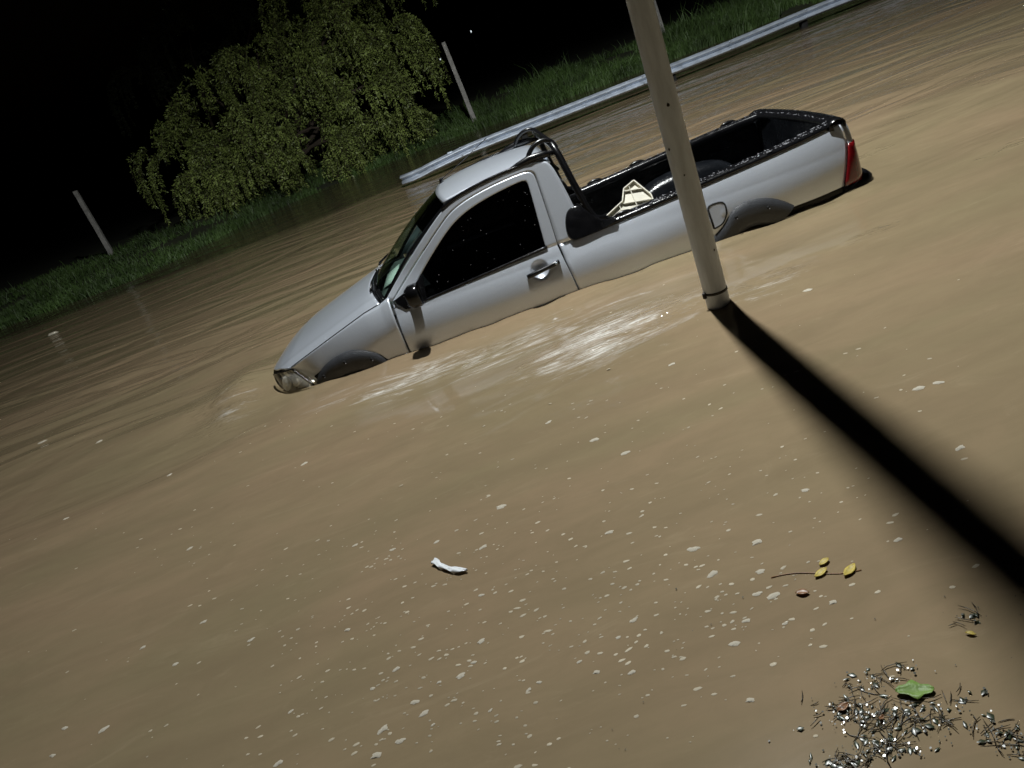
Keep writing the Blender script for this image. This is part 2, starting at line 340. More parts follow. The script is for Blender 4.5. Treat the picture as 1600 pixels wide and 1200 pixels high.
# ------------------------------------------------------------------ street lamp: pole, arm, head and its light
PB = pix(1128, 487); PB = Vector((PB.x+.012, PB.y+0.058, 0))
LAMP_H = 6.5; ARM = Vector((0.070, 1.0, 0)).normalized(); REACH = 1.25
def street_lamp():
    r = empty('street_lamp', (PB.x, PB.y, -0.66)); W = 0.66
    tag(r, 'round white painted steel street lamp pole standing in the water beside the pickup', 'street lamp')
    V, F = tube_geo([(0, 0, z) for z in np.linspace(0, LAMP_H+W-0.3, 40)], list(np.linspace(0.0590, 0.050, 40)), 32)
    obj('pole', V, F, M['pole'], r)
    st = obj('strap', *tube_geo([(0, 0, W+0.090), (0.0, 0.0, W+0.091), (0, 0, W+0.103), (0, 0, W+0.104)], [0.0585, 0.0605, 0.0605, 0.0585], 32), M['strap'], r)
    box('buckle', (-0.072, -0.054, -0.022, -0.006, W+0.078, W+0.110), M['strap'], r, 0.005)
    d = (Vector((0, 0, 0))-Vector((PB.x, PB.y, 0))).normalized()
    for z, a, s in ((1.02, 0.10, .007), (0.70, -0.05, .004), (0.83, -0.75, .005), (0.31, 0.85, .005)):
        q = Matrix.Rotation(a, 3, 'Z')@d; c = q*0.0565+Vector((0, 0, W+z)); t = Vector((-q.y, q.x, 0))
        ring = [c+q*0.0022+(t*math.cos(k*.785)*s+Vector((0, 0, 1))*math.sin(k*.785)*s*1.4*random.uniform(.7, 1.2)) for k in range(8)]
        obj('chip', ring+[c-q*.004], [tuple(range(8))]+[(k, 8, (k+1) % 8) for k in range(8)], M['chip'], r)
    zt = W+LAMP_H
    arc = [Vector((0, 0, zt-0.5))+ARM*(REACH*s)+Vector((0, 0, 0.62*math.sin(s*1.45))) for s in np.linspace(0, 0.9, 14)]
    tube('arm', [Vector((0, 0, zt-0.62))]+arc, 0.030, M['pole'], r, 14)
    hd = arc[-1]; side = Vector((-ARM.y, ARM.x, 0))
    V = []; F = []
    prof = [(-0.05, .04, .03), (0.05, .09, .05), (0.20, .13, .06), (0.38, .12, .05), (0.48, .06, .03)]
    for s, w, h in prof:
        for k in range(12):
            a = 2*math.pi*k/12; V.append(hd+ARM*s+side*(w*math.cos(a))+Vector((0, 0, h*math.sin(a)*(1 if math.sin(a) > 0 else .5))))
    for j in range(len(prof)-1):
        for k in range(12): F.append((j*12+k, j*12+(k+1) % 12, j*12+12+(k+1) % 12, j*12+12+k))
    F += [tuple(range(12))[::-1], tuple(range(48, 60))]
    h = obj('lamp_head', V, F, M['lamp_body'], r, sub=1)
    em = bpy.data.materials.new('lamp_glow'); em.use_nodes = True
    em.node_tree.nodes['Principled BSDF'].inputs['Emission Color'].default_value = (1, 0.95, 0.86, 1)
    em.node_tree.nodes['Principled BSDF'].inputs['Emission Strength'].default_value = 30
    c = hd+ARM*0.24+Vector((0, 0, -0.036))
    obj('lamp_glass', *tube_geo([c+Vector((0, 0, 0.0)), c+Vector((0, 0, -.012))], [0.075, 0.07], 20), em, h)
    t = bpy.data.texts.new('street_lamp_ies')      # road-lamp distribution: throws more light out along the road than straight down
    va = [0, 15, 30, 45, 55, 62, 68, 74, 80, 86, 90, 180]
    cd = [1000, 1000, 1000, 1030, 1120, 1260, 1340, 1200, 760, 220, 0, 0]
    ha = list(range(0, 361, 30)); rows = []
    for h_ in ha:                                   # thrown over the road and up it, less to the pole's own side
        k = math.cos(math.radians(h_-IES_DIR))
        rows.append(' '.join('%.1f' % (c_*(1+IES_SKEW*k*min(1, v_/45))) for v_, c_ in zip(va, cd)))
    t.write('IESNA:LM-63-1995\nTILT=NONE\n1 1000 1 %d %d 1 2 0 0 0\n1 1 100\n%s\n%s\n%s\n' % (len(va), len(ha), ' '.join(map(str, va)), ' '.join(map(str, ha)), '\n'.join(rows)))
    ld = bpy.data.lights.new('lamp_light', 'POINT'); ld.energy = LAMP_POWER; ld.shadow_soft_size = 0.07; ld.color = (0.97, 1.0, 0.985)
    ld.use_nodes = True; nt = ld.node_tree; e = nt.nodes['Emission']
    ies = nt.nodes.new('ShaderNodeTexIES'); ies.mode = 'INTERNAL'; ies.ies = t; ies.inputs['Strength'].default_value = 0.001
    nt.links.new(ies.outputs[0], e.inputs['Strength'])
    lo = link(bpy.data.objects.new('lamp_light', ld), r); lo.location = c+Vector((0, 0, -0.10))
    return r
street_lamp()

# ------------------------------------------------------------------ pickup truck (x back from the nose, y across, z up from the road)
TU = Vector((0.9975, -0.07065, 0)); TN = Vector((0.07065, 0.9975, 0))
P0 = pix(640, 550)
T = empty('pickup_truck', P0-TU*1.22+TN*0.80+Vector((0, 0, -0.655)), math.atan2(TU.y, TU.x))
tag(T, 'silver single cab pickup truck standing door deep in brown flood water', 'pickup truck')
HC = ([.10, .13, .17, .22, .30, .40, .55, .80, 1.03, 1.20], [.665, .695, .73, .765, .808, .848, .893, .965, 1.030, 1.062])
def hood_z(x, y):
    a = abs(y)/.70
    return itp(x, *HC)-.058*a**2.6+.007*math.exp(-((abs(y)-.57)/.022)**2)
def hood_xf(y): return .135+.295*(abs(y)/.70)**2.3
def hood_xr(y): return 1.035+.115*(abs(y)/.70)**2
def belt(x): return itp(x, [1.2, 1.34, 2.35], [.99, .915, .977])
def rail_z(x): return .957+.100*((x-2.38)/1.86)**1.15 if x > 2.38 else .957
def green(x, z):                                # half width of the glasshouse
    return .737-.142*(z-.95)/.49-.05*max(0, (1.9-x)/.7)**2*ss(.94, 1.15, z)
def side_w(x, z):                               # half width of the lower body
    w = .797+.014*math.sin(math.pi*min(1, max(0, (z-.55)/.35)))
    top = .977 if x < 2.38 else rail_z(x)
    w -= .072*max(0, min(1.1, (z-(top-.24))/.24))**2.0
    if x > 3.7: w -= .075*((x-3.7)/.55)**2
    if z < .5: w -= .05*(.5-z)/.2
    if x < 1.6: w -= .012*((1.6-x)/.4)**2
    return w
def side_door(x, z):
    w = side_w(x, z)
    d = math.hypot(x-2.192, (z-.862))/.062
    if d < 1: w -= .030*(1-d**3)**1.5
    return w
def add_sides(name, geo, m, parent, **kw):
    return [obj(name, [(x, s*y, z) for x, y, z in geo[0]], geo[1] if s > 0 else [f[::-1] for f in geo[1]], m, parent, **kw) for s in (-1, 1)]

# hood
nu, nv = 41, 46; V = []
for j in range(nv):
    for i in range(nu):
        y = -.690+1.38*i/(nu-1); v = (j/(nv-1))**1.3; x = hood_xf(y)+(hood_xr(y)-hood_xf(y))*v
        V.append((x, y, hood_z(x, y)))
hd_ = obj('hood', V, grid_faces(nu, nv, True), M['paint'], T, solid=.012)
for s in (-1, 1): tube('hood_gap', [(x, s*.698, hood_z(x, .698)+.0005) for x in np.linspace(.44, 1.15, 40)], .0055, M['dark'], hd_, 6)
# fenders
ARCH_F = [(.545, .60), (.565, .655), (.61, .71), (.69, .757), (.80, .780), (.91, .770), (1.0, .725), (1.055, .66), (1.10, .56)]
B = smooth_poly([(.545, .640)]+ARCH_F[2:]+[(1.215, .50)], 60); nT = 60
tx = np.linspace(.435, 1.215, nT)
geo = []
nv = 26
for j in range(nv):
    v = j/(nv-1)
    for i in range(nT):
        xs = tx[i]; zs = hood_z(min(xs, 1.16), .70)+(0 if xs < 1.15 else (xs-1.15)*.35); ys = .705
        xb, zb = B[i]
        x = xs+(xb-xs)*v; z = zs+(zb-zs)*v
        wmax = side_w(x, .75)-(.055*max(0, (.62-x)/.20)**1.5)
        drop = max(0, min(1, (zs-z)/(.175+.02)))
        y = ys+(wmax-ys)*math.sin(drop*math.pi/2)**.85
        geo.append((x, y, z))
add_sides('fender', (geo, grid_faces(nT, nv)), M['paint'], T, solid=.008)
# doors
def side_patch(Bp, Tp, Lp, Rp, wf, nu, nv):
    G = coons(poly(Bp, nu), poly(Tp, nu), poly(Lp, nv), poly(Rp, nv))
    return [(p[0], wf(p[0], p[1]), p[1]) for p in G], grid_faces(nu, nv, True)
doors = add_sides('door', side_patch([(1.228, .40), (2.395, .40)], [(1.228, .985), (1.30, .925), (1.36, .913), (1.8, .942), (2.345, .974)], [(1.228, .40), (1.228, .985)], [(2.395, .40), (2.378, .66), (2.352, .90), (2.345, .974)], side_door, 190, 96), M['paint'], T, solid=.010)
OUT = [(1.195, 1.008), (1.33, 1.115), (1.50, 1.24), (1.66, 1.352), (1.76, 1.410), (1.90, 1.447), (2.1, 1.470), (2.3, 1.476), (2.42, 1.470), (2.475, 1.440), (2.505, 1.29), (2.528, 1.12), (2.545, .965)]
CUT = [(1.232, .990), (1.365, 1.090), (1.53, 1.210), (1.685, 1.318), (1.78, 1.378), (1.91, 1.414), (2.1, 1.438), (2.29, 1.445), (2.345, 1.434), (2.362, 1.40), (2.360, 1.25), (2.357, 1.1), (2.352, .965)]
WIN = [(1.315, .928), (1.43, 1.052), (1.575, 1.168), (1.705, 1.262), (1.795, 1.313), (1.92, 1.356), (2.1, 1.384), (2.24, 1.396), (2.293, 1.395), (2.302, 1.37), (2.292, 1.23), (2.282, 1.1), (2.272, .965)]
def ringstrip(A, Bq, n, nv, wf, bulge=0.0):
    A = smooth_poly(A, n, 2); Bq = smooth_poly(Bq, n, 2); V = []
    for j in range(nv):
        v = j/(nv-1)
        for i in range(n):
            p = A[i]*(1-v)+Bq[i]*v; V.append((p[0], wf(p[0], p[1])+bulge*math.sin(math.pi*v)-(0.012*(1-v)**3 if bulge else 0), p[1]))
    return V, grid_faces(n, nv)
cutin = [((x+.0045) if x < 1.9 else (x-.004*ss(2.2, 2.36, x)), z-.0055*(1 if 1.3 < x < 2.35 else .3)) for x, z in CUT]
add_sides('cab_pillar', ringstrip(OUT, CUT, 70, 8, green, 0), M['paint'], T, solid=.010)
for s, d in zip((-1, 1), doors):
    g = ringstrip(cutin, WIN, 70, 8, green, 0)
    obj('window_frame', [(x, s*y, z) for x, y, z in g[0]], g[1] if s > 0 else [f[::-1] for f in g[1]], M['paint'], d, solid=.012)
    top = smooth_poly(WIN, 60, 2); bot = poly([(1.30, .905), (2.285, .960)], 60)
    V = [(p[0], s*(green(p[0], p[1])-.013), p[1]) for q in range(7) for p in (bot*(1-q/6)+top*(q/6))]
    obj('window_glass', V, grid_faces(60, 7, s < 0), M['glass_dark'], d)
    tr = poly([(1.315, .918), (2.28, .974)], 30)
    tube('weather_strip', [(p[0], s*(green(p[0], p[1])+.002), p[1]) for p in tr], .010, M['black'], d, 8)
    tube('seal', [(p[0], s*(green(p[0], p[1])-.006), p[1]) for p in smooth_poly(WIN, 50, 2)], .006, M['black'], d, 6)
    # handle bar across a round finger cup
    hp = [(2.100+.222*t, .852+.022*t) for t in np.linspace(0, 1, 9)]
    tube('door_handle', [(x, s*(side_w(x, z)+.014+.006*math.sin(math.pi*t)), z) for (x, z), t in zip(hp, np.linspace(0, 1, 9))], [.013, .016, .016, .015, .014, .014, .015, .016, .014], M['tube'], d, 10)
    lk = obj('door_lock', *tube_geo([(2.30, s*(side_w(2.30, .873)+.020), .873), (2.30, s*(side_w(2.30, .873)+.036), .873)], .009, 12), M['galv'], d)
# bed sides
ARCH_R = [(3.20, .58), (3.262, .665), (3.350, .712), (3.405, .765), (3.455, .806), (3.54, .816), (3.65, .797), (3.74, .745), (3.80, .690)]
Bp = smooth_poly([(2.405, .40), (3.20, .40)]+ARCH_R, 60).tolist()+[(4.0, .688), (4.155, .690)]
Tp = [(2.358, .965)]+[(x, rail_z(x)) for x in np.linspace(2.45, 4.245, 20)]
geo = side_patch(Bp, Tp, [(2.405, .40), (2.388, .66), (2.362, .90), (2.358, .965)], [(4.155, .690), (4.205, .82), (4.240, .93), (4.245, rail_z(4.245))], side_w, 110, 34)
beds = add_sides('bed_side', geo, M['paint'], T, solid=.012)
add_sides('rear_corner', ([(x, y, z) for (x, y, z) in [(4.245+.055*math.sin(a)*(1 if q else .9), side_w(4.245, z)-.055*(1-math.cos(a)), z) for q, z in ((1, .925), (1, .97), (1, 1.01), (0, 1.045), (0, rail_z(4.245))) for a in np.linspace(0, 1.5, 8)]], grid_faces(8, 5, True)), M['paint'], T)
for s, bd in zip((-1, 1), beds):
    if s < 0:
        fo = [(3.300, .735), (3.293, .86), (3.312, .878), (3.385, .876), (3.405, .855), (3.398, .80), (3.36, .745)]
        P = smooth_poly(fo+[fo[0]], 40, 2)
        tube('fuel_door_gap', [(p[0], -(side_w(p[0], p[1])+.003), p[1]) for p in P], .0065, M['dark'], bd, 6)
        obj('fuel_door', [(p[0], -(side_w(p[0], p[1])+.006), p[1]) for p in (P[:-1]-P[:-1].mean(0))*.94+P[:-1].mean(0)], [tuple(range(39))], M['paint'], bd)
        cpt = [(3.378+.016*math.cos(a), .812+.024*math.sin(a)) for a in np.linspace(0, 6.28, 13)[:-1]]
        obj('finger_dent', [(x, -(side_w(x, z)+.0065), z) for x, z in cpt]+[(3.378, -(side_w(3.378, .812)+.010), .812)], [(k, (k+1) % 12, 12) for k in range(12)], M['paint'], bd)
# wheel arch flares with screw holes
def flare(arch, width, holes, name):
    A = smooth_poly(arch, 44, 2); c = np.array([arch[4][0], .46])
    I = A+(c-A)*(width/np.maximum(np.linalg.norm(c-A, axis=1), .05))[:, None]
    A2 = A+(A-c)*.035
    for s in (-1, 1):
        V = []
        for v, out in ((0, .004), (.12, .020), (.3, .026), (.8, .030), (1.0, .022), (1.04, -.10)):
            P = A2*(1-v)+I*v
            V += [(p[0], s*(side_w(p[0], max(p[1], .5))+out), p[1]) for p in P]
        f = obj(name, V, grid_faces(44, 6, s > 0), M['flare'], T)
        for hx, hz in holes:
            yy = s*(side_w(hx, hz)+.029)
            obj('screw_hole', *tube_geo([(hx, yy, hz), (hx, yy+s*.004, hz)], [.011, .010], 12), M['dark'], f)
            obj('screw_head', *tube_geo([(hx+.004, yy+s*.003, hz-.010), (hx+.004, yy+s*.007, hz-.010)], [.005, .003], 8), M['drop'], f)
flare(ARCH_F, .135, ((.628, .690), (.800, .738), (.975, .700)), 'wheel_arch_flare')
flare(ARCH_R, .150, ((3.440, .762), (3.645, .752)), 'wheel_arch_flare')
# wheels, under water
for wxp in (.81, 3.53):
    for s in (-1, 1):
        w = obj('wheel', *tube_geo([(wxp, s*.56, .30), (wxp, s*.58, .30), (wxp, s*.72, .30), (wxp, s*.74, .30)], [.24, .30, .30, .24], 28), M['tyre'], T)
        obj('rim', *tube_geo([(wxp, s*.738, .30), (wxp, s*.748, .30)], [.19, .17], 20), M['rim'], w)
# dark inner structure behind gaps
extrude_poly('chassis', [(.60, .30), (.60, .60), (.56, .70), (1.12, .93), (1.25, .95), (1.25, .90), (2.40, .90), (2.47, .86), (2.47, .56), (4.20, .56), (4.20, .30)], -.735, .735, M['dark'], T, .0)
box('nose_core', (.30, .60, -.38, .38, .30, .66), M['dark'], T, .03)
extrude_poly('nose_top', [(.42, .60), (.42, .72), (.60, .80), (.62, .60)], -.40, .40, M['dark'], T, 0)
# grille and bumper
V = []
for j, (dx, z) in enumerate(((-.004, .0), (-.022, -.03), (-.026, -.07), (-.03, -.16), (-.05, -.22), (-.03, -.34))):
    for i in range(25):
        y = -.44+.88*i/24; V.append((hood_xf(y)+.03+dx, y, hood_z(hood_xf(y), y)-.012+z))
obj('grille', V, grid_faces(25, 6), M['black'], T, solid=.01)
V = [(itp(abs(y), [0, .4, .6, .72, .80], [.06, .12, .24, .40, .60])+d, y, z) for d, z in ((.04, .60), (0, .56), (0, .40), (.05, .30)) for y in np.linspace(-.80, .80, 41)]
obj('front_bumper', V, grid_faces(41, 4), M['flare'], T, solid=.01)
# headlights
for s in (-1, 1):
    A = np.array((.437, .694, .787)); Bq = np.array((.548, .772, .655)); Cq = np.array((.33, .665, .565)); Dq = np.array((.235, .50, .742))
    nrm = np.array((-.62, .70, .35)); nrm /= np.linalg.norm(nrm)
    def lens_pt(u, v, off=0.0):                   # u from the nose to the wheel, v from top to bottom
        top = Dq*(1-u)+A*u; bot = Cq*(1-u)+Bq*u
        p = top*(1-v)+bot*v+nrm*(.052*math.sin(math.pi*u)**.7*(.55+.45*math.sin(math.pi*v))+off)
        return (p[0], s*p[1], p[2])
    hl = obj('headlight', [lens_pt(i/20, j/14) for j in range(15) for i in range(21)], grid_faces(21, 15, s > 0), M['lens'], T)
    obj('reflector', [lens_pt(i/20, j/14, -.045-.03*math.sin(math.pi*i/20)*math.sin(math.pi*j/14)-.012*((i//4+j//4) % 2)) for j in range(15) for i in range(21)], grid_faces(21, 15, s > 0), M['chrome'], hl, smooth=False)
    for cu, cv, rr in ((.36, .45, .050), (.70, .52, .036)):
        c = Vector(lens_pt(cu, cv, -.030)); nn = Vector((nrm[0], s*nrm[1], nrm[2]))
        obj('bulb_bowl', *tube_geo([c-nn*.03, c-nn*.005, c+nn*.006, c+nn*.008], [rr*.5, rr*.9, rr, rr*.86], 18), M['chrome'], hl)
    tube('headlight_rim', [lens_pt(u, 0, .002) for u in np.linspace(0, 1, 12)]+[lens_pt(1, v, .002) for v in np.linspace(.1, 1, 8)], .006, M['black'], hl, 6)
# windscreen, cowl, wiper
def ws(t, v):
    b = Vector((1.075+.10*t*t, .665*t, 1.040-.045*t*t)); a = Vector((1.700+.062*t*t, .560*t, 1.452-.040*t*t))
    p = b.lerp(a, v); k = math.sin(math.pi*v)
    return (p.x-.018*k, p.y*(1+.01*k), p.z+.020*k)
w = obj('windscreen', [ws(-1+2*i/28, j/20*.70) for j in range(21) for i in range(29)], grid_faces(29, 21, True), M['glass_ws'], T)
obj('shade_band', [ws(-1+2*i/28, .70+j/8*.30) for j in range(9) for i in range(29)], grid_faces(29, 9, True), M['glass_band'], w)
tube('windscreen_seal', [ws(-1, v) for v in np.linspace(1, 0, 20)]+[ws(t, 0) for t in np.linspace(-1, 1, 20)]+[ws(1, v) for v in np.linspace(0, 1, 20)], .012, M['black'], w, 8)
V = []
for j in range(5):
    for i in range(25):
        t = -1+2*i/24; a = Vector((hood_xr(.70*t)-.02, .70*t, hood_z(hood_xr(.70*t)-.02, .70*t)-.018)); b = Vector(ws(t, .03)); V.append(a.lerp(b, j/4)+Vector((0, 0, -.010*math.sin(math.pi*j/4))))
obj('cowl', V, grid_faces(25, 5, True), M['black'], T)
for y0 in (-.42, .18):
    wp = tube('wiper', [Vector(ws(y0/.66+.62*k, .055+.05*math.sin(k*3)))+Vector((-.022, 0, .012)) for k in np.linspace(0, 1, 12)], .007, M['black'], T, 6)
    tube('wiper_arm', [(1.07, y0, 1.035), (1.075, y0+.14, 1.062), Vector(ws(y0/.66+.36, .09))+Vector((-.02, 0, .018))], .008, M['black'], wp, 6)
# roof
def roof_z(x, t): return itp(x, [1.69, 1.78, 1.9, 2.05, 2.2, 2.35, 2.43, 2.48], [1.455, 1.474, 1.490, 1.501, 1.505, 1.500, 1.492, 1.470])-.030*abs(t)**2.6
V = []
for j in range(24):
    for i in range(31):
        t = -1+2*i/30; x = (1.700+.058*t*t)+(2.478-1.700-.058*t*t)*j/23; V.append((x, t*(.562+.020*ss(1.72, 2.0, x)), roof_z(x, t)))
rf = obj('roof', V, grid_faces(31, 24, True), M['paint'], T, solid=.015)
for s in (-1, 1):
    path = [(x, s*(green(x, z)-.006), z+.003) for x, z in smooth_poly([(1.735, 1.402), (1.80, 1.428), (1.9, 1.45), (2.1, 1.473), (2.3, 1.479), (2.44, 1.474)], 24, 2)]
    tube('roof_gutter', path, .011, M['black'], rf, 8)
    # short black rail foot that carries the rear hoop
    obj('rail_foot', *tube_geo([(2.20, s*.572, 1.474), (2.28, s*.570, 1.488), (2.36, s*.566, 1.497), (2.45, s*.562, 1.494), (2.52, s*.56, 1.482)], [.008, .018, .026, .024, .014], 12), M['tube'], rf)
an = obj('antenna', *tube_geo([(1.745, .22, 1.455), (1.75, .22, 1.490), (1.765, .22, 1.496)], [.020, .014, .006], 10), M['black'], rf)
tube('antenna_whip', [(1.752, .22, 1.488), (1.95, .23, 1.560), (2.16, .24, 1.645)], .0028, M['black'], an, 5)
# cab back wall with dark rear window
V = [(2.470+.06*(1-j/9)**1.2, (-1+2*i/12)*(.72-.155*(j/9)), .90+.56*j/9) for j in range(10) for i in range(13)]
cb = obj('cab_back', V, grid_faces(13, 10), M['paint'], T)
V = [(2.478+.06*(1-(.3+.6*j/6))**1.2, (-1+2*i/12)*(.62-.13*(.3+.6*j/6)), .90+.56*(.3+.6*j/6)) for j in range(7) for i in range(13)]
obj('rear_window', V, grid_faces(13, 7), M['glass_band'], cb)
for zc in (1.10, 1.19, 1.28, 1.37):
    tube('window_bar', [(2.535-.05*(zc-1.0), y, zc) for y in (-.56+.12*(zc-1), 0, .56-.12*(zc-1))], .008, M['tube'], cb, 8)
# black hoop behind the cab
hoop = tube('cab_hoop', [(2.70, -.69, 1.00), (2.63, -.685, 1.03), (2.60, -.675, 1.10), (2.565, -.63, 1.30), (2.54, -.585, 1.46), (2.525, -.54, 1.525), (2.515, -.44, 1.545), (2.515, 0, 1.548), (2.515, .44, 1.545), (2.525, .54, 1.525), (2.54, .585, 1.46), (2.565, .63, 1.30), (2.60, .675, 1.10), (2.63, .685, 1.03), (2.70, .69, 1.00)], .022, M['tube'], T, 14)
for s in (-1, 1):
    P = smooth_poly([(2.345, s*.545, 1.488), (2.37, s*.54, 1.53), (2.42, s*.53, 1.566), (2.48, s*.52, 1.574), (2.53, s*.52, 1.55), (2.545, s*.53, 1.50)], 20, 2)
    tube('hoop_loop', P, .015, M['tube'], hoop, 12)
# bed liner, caps, tailgate
bx0, bx1, by = 2.56, 4.19, .665
def bedwall(x, s, k): return (x, s*(by+.02*k), .69+(rail_z(x)-.70)*k)
V = []
sec = [(1, 1), (1, .5), (1, .05), (.97, 0), (.5, 0), (0, 0), (-.5, 0), (-.97, 0), (-1, .05), (-1, .5), (-1, 1)]
xs = np.linspace(bx0, bx1, 34)
for x in xs:
    for a, k in sec: V.append((x, a*(by+.02*k), .690+(rail_z(x)-.700)*k+(.010 if (k == 0 and abs(a) < .9) else 0)))
ln = obj('bed_liner', V, grid_faces(len(sec), len(xs), True), M['liner'], T)
for e, x in ((0, bx0), (1, bx1)):
    obj('bed_end', [(x, y, z) for z in np.linspace(.68, rail_z(x)-.005, 6) for y in np.linspace(-by-.01, by+.01, 12)], grid_faces(12, 6, e == 0), M['liner'], ln)
for k in range(9):
    y = -.52+.13*k
    box('floor_rib', (bx0+.05, bx1-.05, y-.025, y+.025, .694, .714), M['liner'], ln, .008)
for s in (-1, 1):
    V = []
    for i in range(19):
        a = math.pi*i/18; hh = .19*math.sin(a)**.65; x = 3.52-.40*math.cos(a)
        for k, (yy, zz) in enumerate(((by+.01, 1), (by-.10, 1), (by-.16, .92), (by-.19, .7), (by-.20, 0))): V.append((x, s*yy, .692+hh*zz))
    obj('wheel_well', V, grid_faces(5, 19, s > 0), M['liner'], ln)
    if s > 0:
        for x in np.linspace(2.75, 4.05, 7):
            box('liner_slot', (x-.06, x+.06, by-.006, by+.002, .885, .900), M['black'], ln, .004)
    # side caps
    V = []; xs2 = np.linspace(2.56, 4.255, 40)
    capsec = [(.030, -.012), (.034, .004), (.020, .018), (-.02, .024), (-.055, .022), (-.072, .010), (-.075, -.03)]
    for x in xs2:
        wtop = side_w(x, rail_z(x))
        for dy, dz in capsec: V.append((x, s*(wtop+dy-.022), rail_z(x)+dz))
    cp = obj('rail_cap', V, grid_faces(len(capsec), 40, s < 0), M['black'], T, solid=.004)
    for hx in (2.86, 3.22, 3.60, 3.98) if s > 0 else (2.80,):
        wtop = side_w(hx, rail_z(hx))-.025
        hk = obj('tie_hook', *tube_geo([(hx-.06, s*wtop, rail_z(hx)+.018), (hx-.035, s*wtop, rail_z(hx)+.028), (hx, s*wtop, rail_z(hx)+.032), (hx+.035, s*wtop, rail_z(hx)+.028), (hx+.06, s*wtop, rail_z(hx)+.018)], [.010, .013, .014, .013, .010], 8), M['tube'], cp)
    # rounded black panel that covers the joint of cab and bed
    outl = smooth_poly([(2.520, 1.150), (2.470, 1.135), (2.436, 1.070), (2.424, .995), (2.440, .958), (2.50, .950), (2.60, .957), (2.74, .972), (2.76, .992), (2.70, 1.000), (2.655, 1.018), (2.605, 1.075), (2.560, 1.145), (2.520, 1.150)], 46, 2)[:-1]
    n = len(outl)
    def yy(x, z): return max(green(min(x, 2.5), z), side_w(x, min(z, .955)) if z < 1.0 else 0)
    R0 = [(p[0], s*(yy(p[0], p[1])+.004), p[1]) for p in outl]; c = outl.mean(0)
    R1 = [(c[0]+(p[0]-c[0])*.93, s*(yy(p[0], p[1])+.016), c[1]+(p[1]-c[1])*.93) for p in outl]
    R2 = [(p[0], s*(yy(p[0], p[1])-.09), p[1]) for p in outl]
    V = R2+R0+R1; F = [tuple(range(2*n, 3*n))]
    for q in (0, n):
        F += [(q+i, q+(i+1) % n, q+n+(i+1) % n, q+n+i) for i in range(n)]
    F = [f if s > 0 else f[::-1] for f in F]
    ct = obj('corner_trim', V, F, M['black'], T)
    bm = bmesh.new(); bm.from_mesh(ct.data); bmesh.ops.recalc_face_normals(bm, faces=bm.faces); bm.to_mesh(ct.data); bm.free()
    es = ct.modifiers.new('e', 'EDGE_SPLIT'); es.split_angle = math.radians(50)
V = []
for i in range(21):
    y = -.70+1.40*i/20; bow = .045*(1-(y/.70)**2)
    for dx, dz in ((-.075, -.03), (-.07, .012), (-.03, .026), (.012, .022), (.024, .002), (.02, -.03)): V.append((4.235+bow+dx, y, rail_z(4.245)+dz))
obj('tailgate_cap', V, grid_faces(6, 21, True), M['black'], T, solid=.004)
V = [(4.225+.045*(1-(y/.70)**2)+dx, y, z) for dx, z in ((0, rail_z(4.245)-.005), (.02, 1.0), (.028, .90), (.02, .80), (.015, .66)) for y in np.linspace(-.70, .70, 25)]
tg = obj('tailgate', V, grid_faces(25, 5, True), M['paint'], T, solid=.012)
box('tailgate_handle', (4.285, 4.315, -.12, .12, .90, .95), M['black'], tg)
for s in (-1, 1):
    # tail lamp: a tall wedge wrapping the rear corner
    L0 = [(4.158, .690), (4.205, .82), (4.243, .925)]; V = []
    Lp = smooth_poly(L0, 9, 1)
    for k, p in enumerate(Lp):
        for a in np.linspace(0, 1.45, 9):
            yb = side_w(p[0], p[1]); rx = (4.302-p[0]); ry = .085
            V.append((p[0]+rx*math.sin(a), s*(yb-ry*(1-math.cos(a))+.005), p[1]))
    tl = obj('tail_lamp', V, grid_faces(9, 9, s < 0), M['red'], T, solid=.01)
    V = []
    for k, p in enumerate(Lp[1:8]):
        for a in np.linspace(.62, 1.40, 5):
            yb = side_w(p[0], p[1]); rx = (4.302-p[0]); ry = .085
            V.append((p[0]+rx*math.sin(a)+.003, s*(yb-ry*(1-math.cos(a))+.009), p[1]))
    obj('reverse_lens', V, grid_faces(5, 7, s < 0), M['clear_red'], tl)
    box('side_skirt', (3.78, 4.20, min(s*.66, s*.74), max(s*.66, s*.74), .50, .686), M['black'], T, .01)
P = smooth_poly([(4.16, -.745), (4.27, -.745), (4.385, -.68), (4.42, -.45), (4.435, 0), (4.42, .45), (4.385, .68), (4.27, .745), (4.16, .745)], 50, 2)
V = []
for p in P:
    c = np.array([4.1, 0]); d = (p-c)*np.array([1, .25]); d /= np.linalg.norm(d)
    for k, z in ((-.09, .678), (-.012, .680), (0, .668), (0, .58), (-.02, .50)): V.append((p[0]+d[0]*k, p[1]+d[1]*k*.5, z))
obj('rear_bumper', V, grid_faces(5, 50, True), M['black'], T, solid=.01)
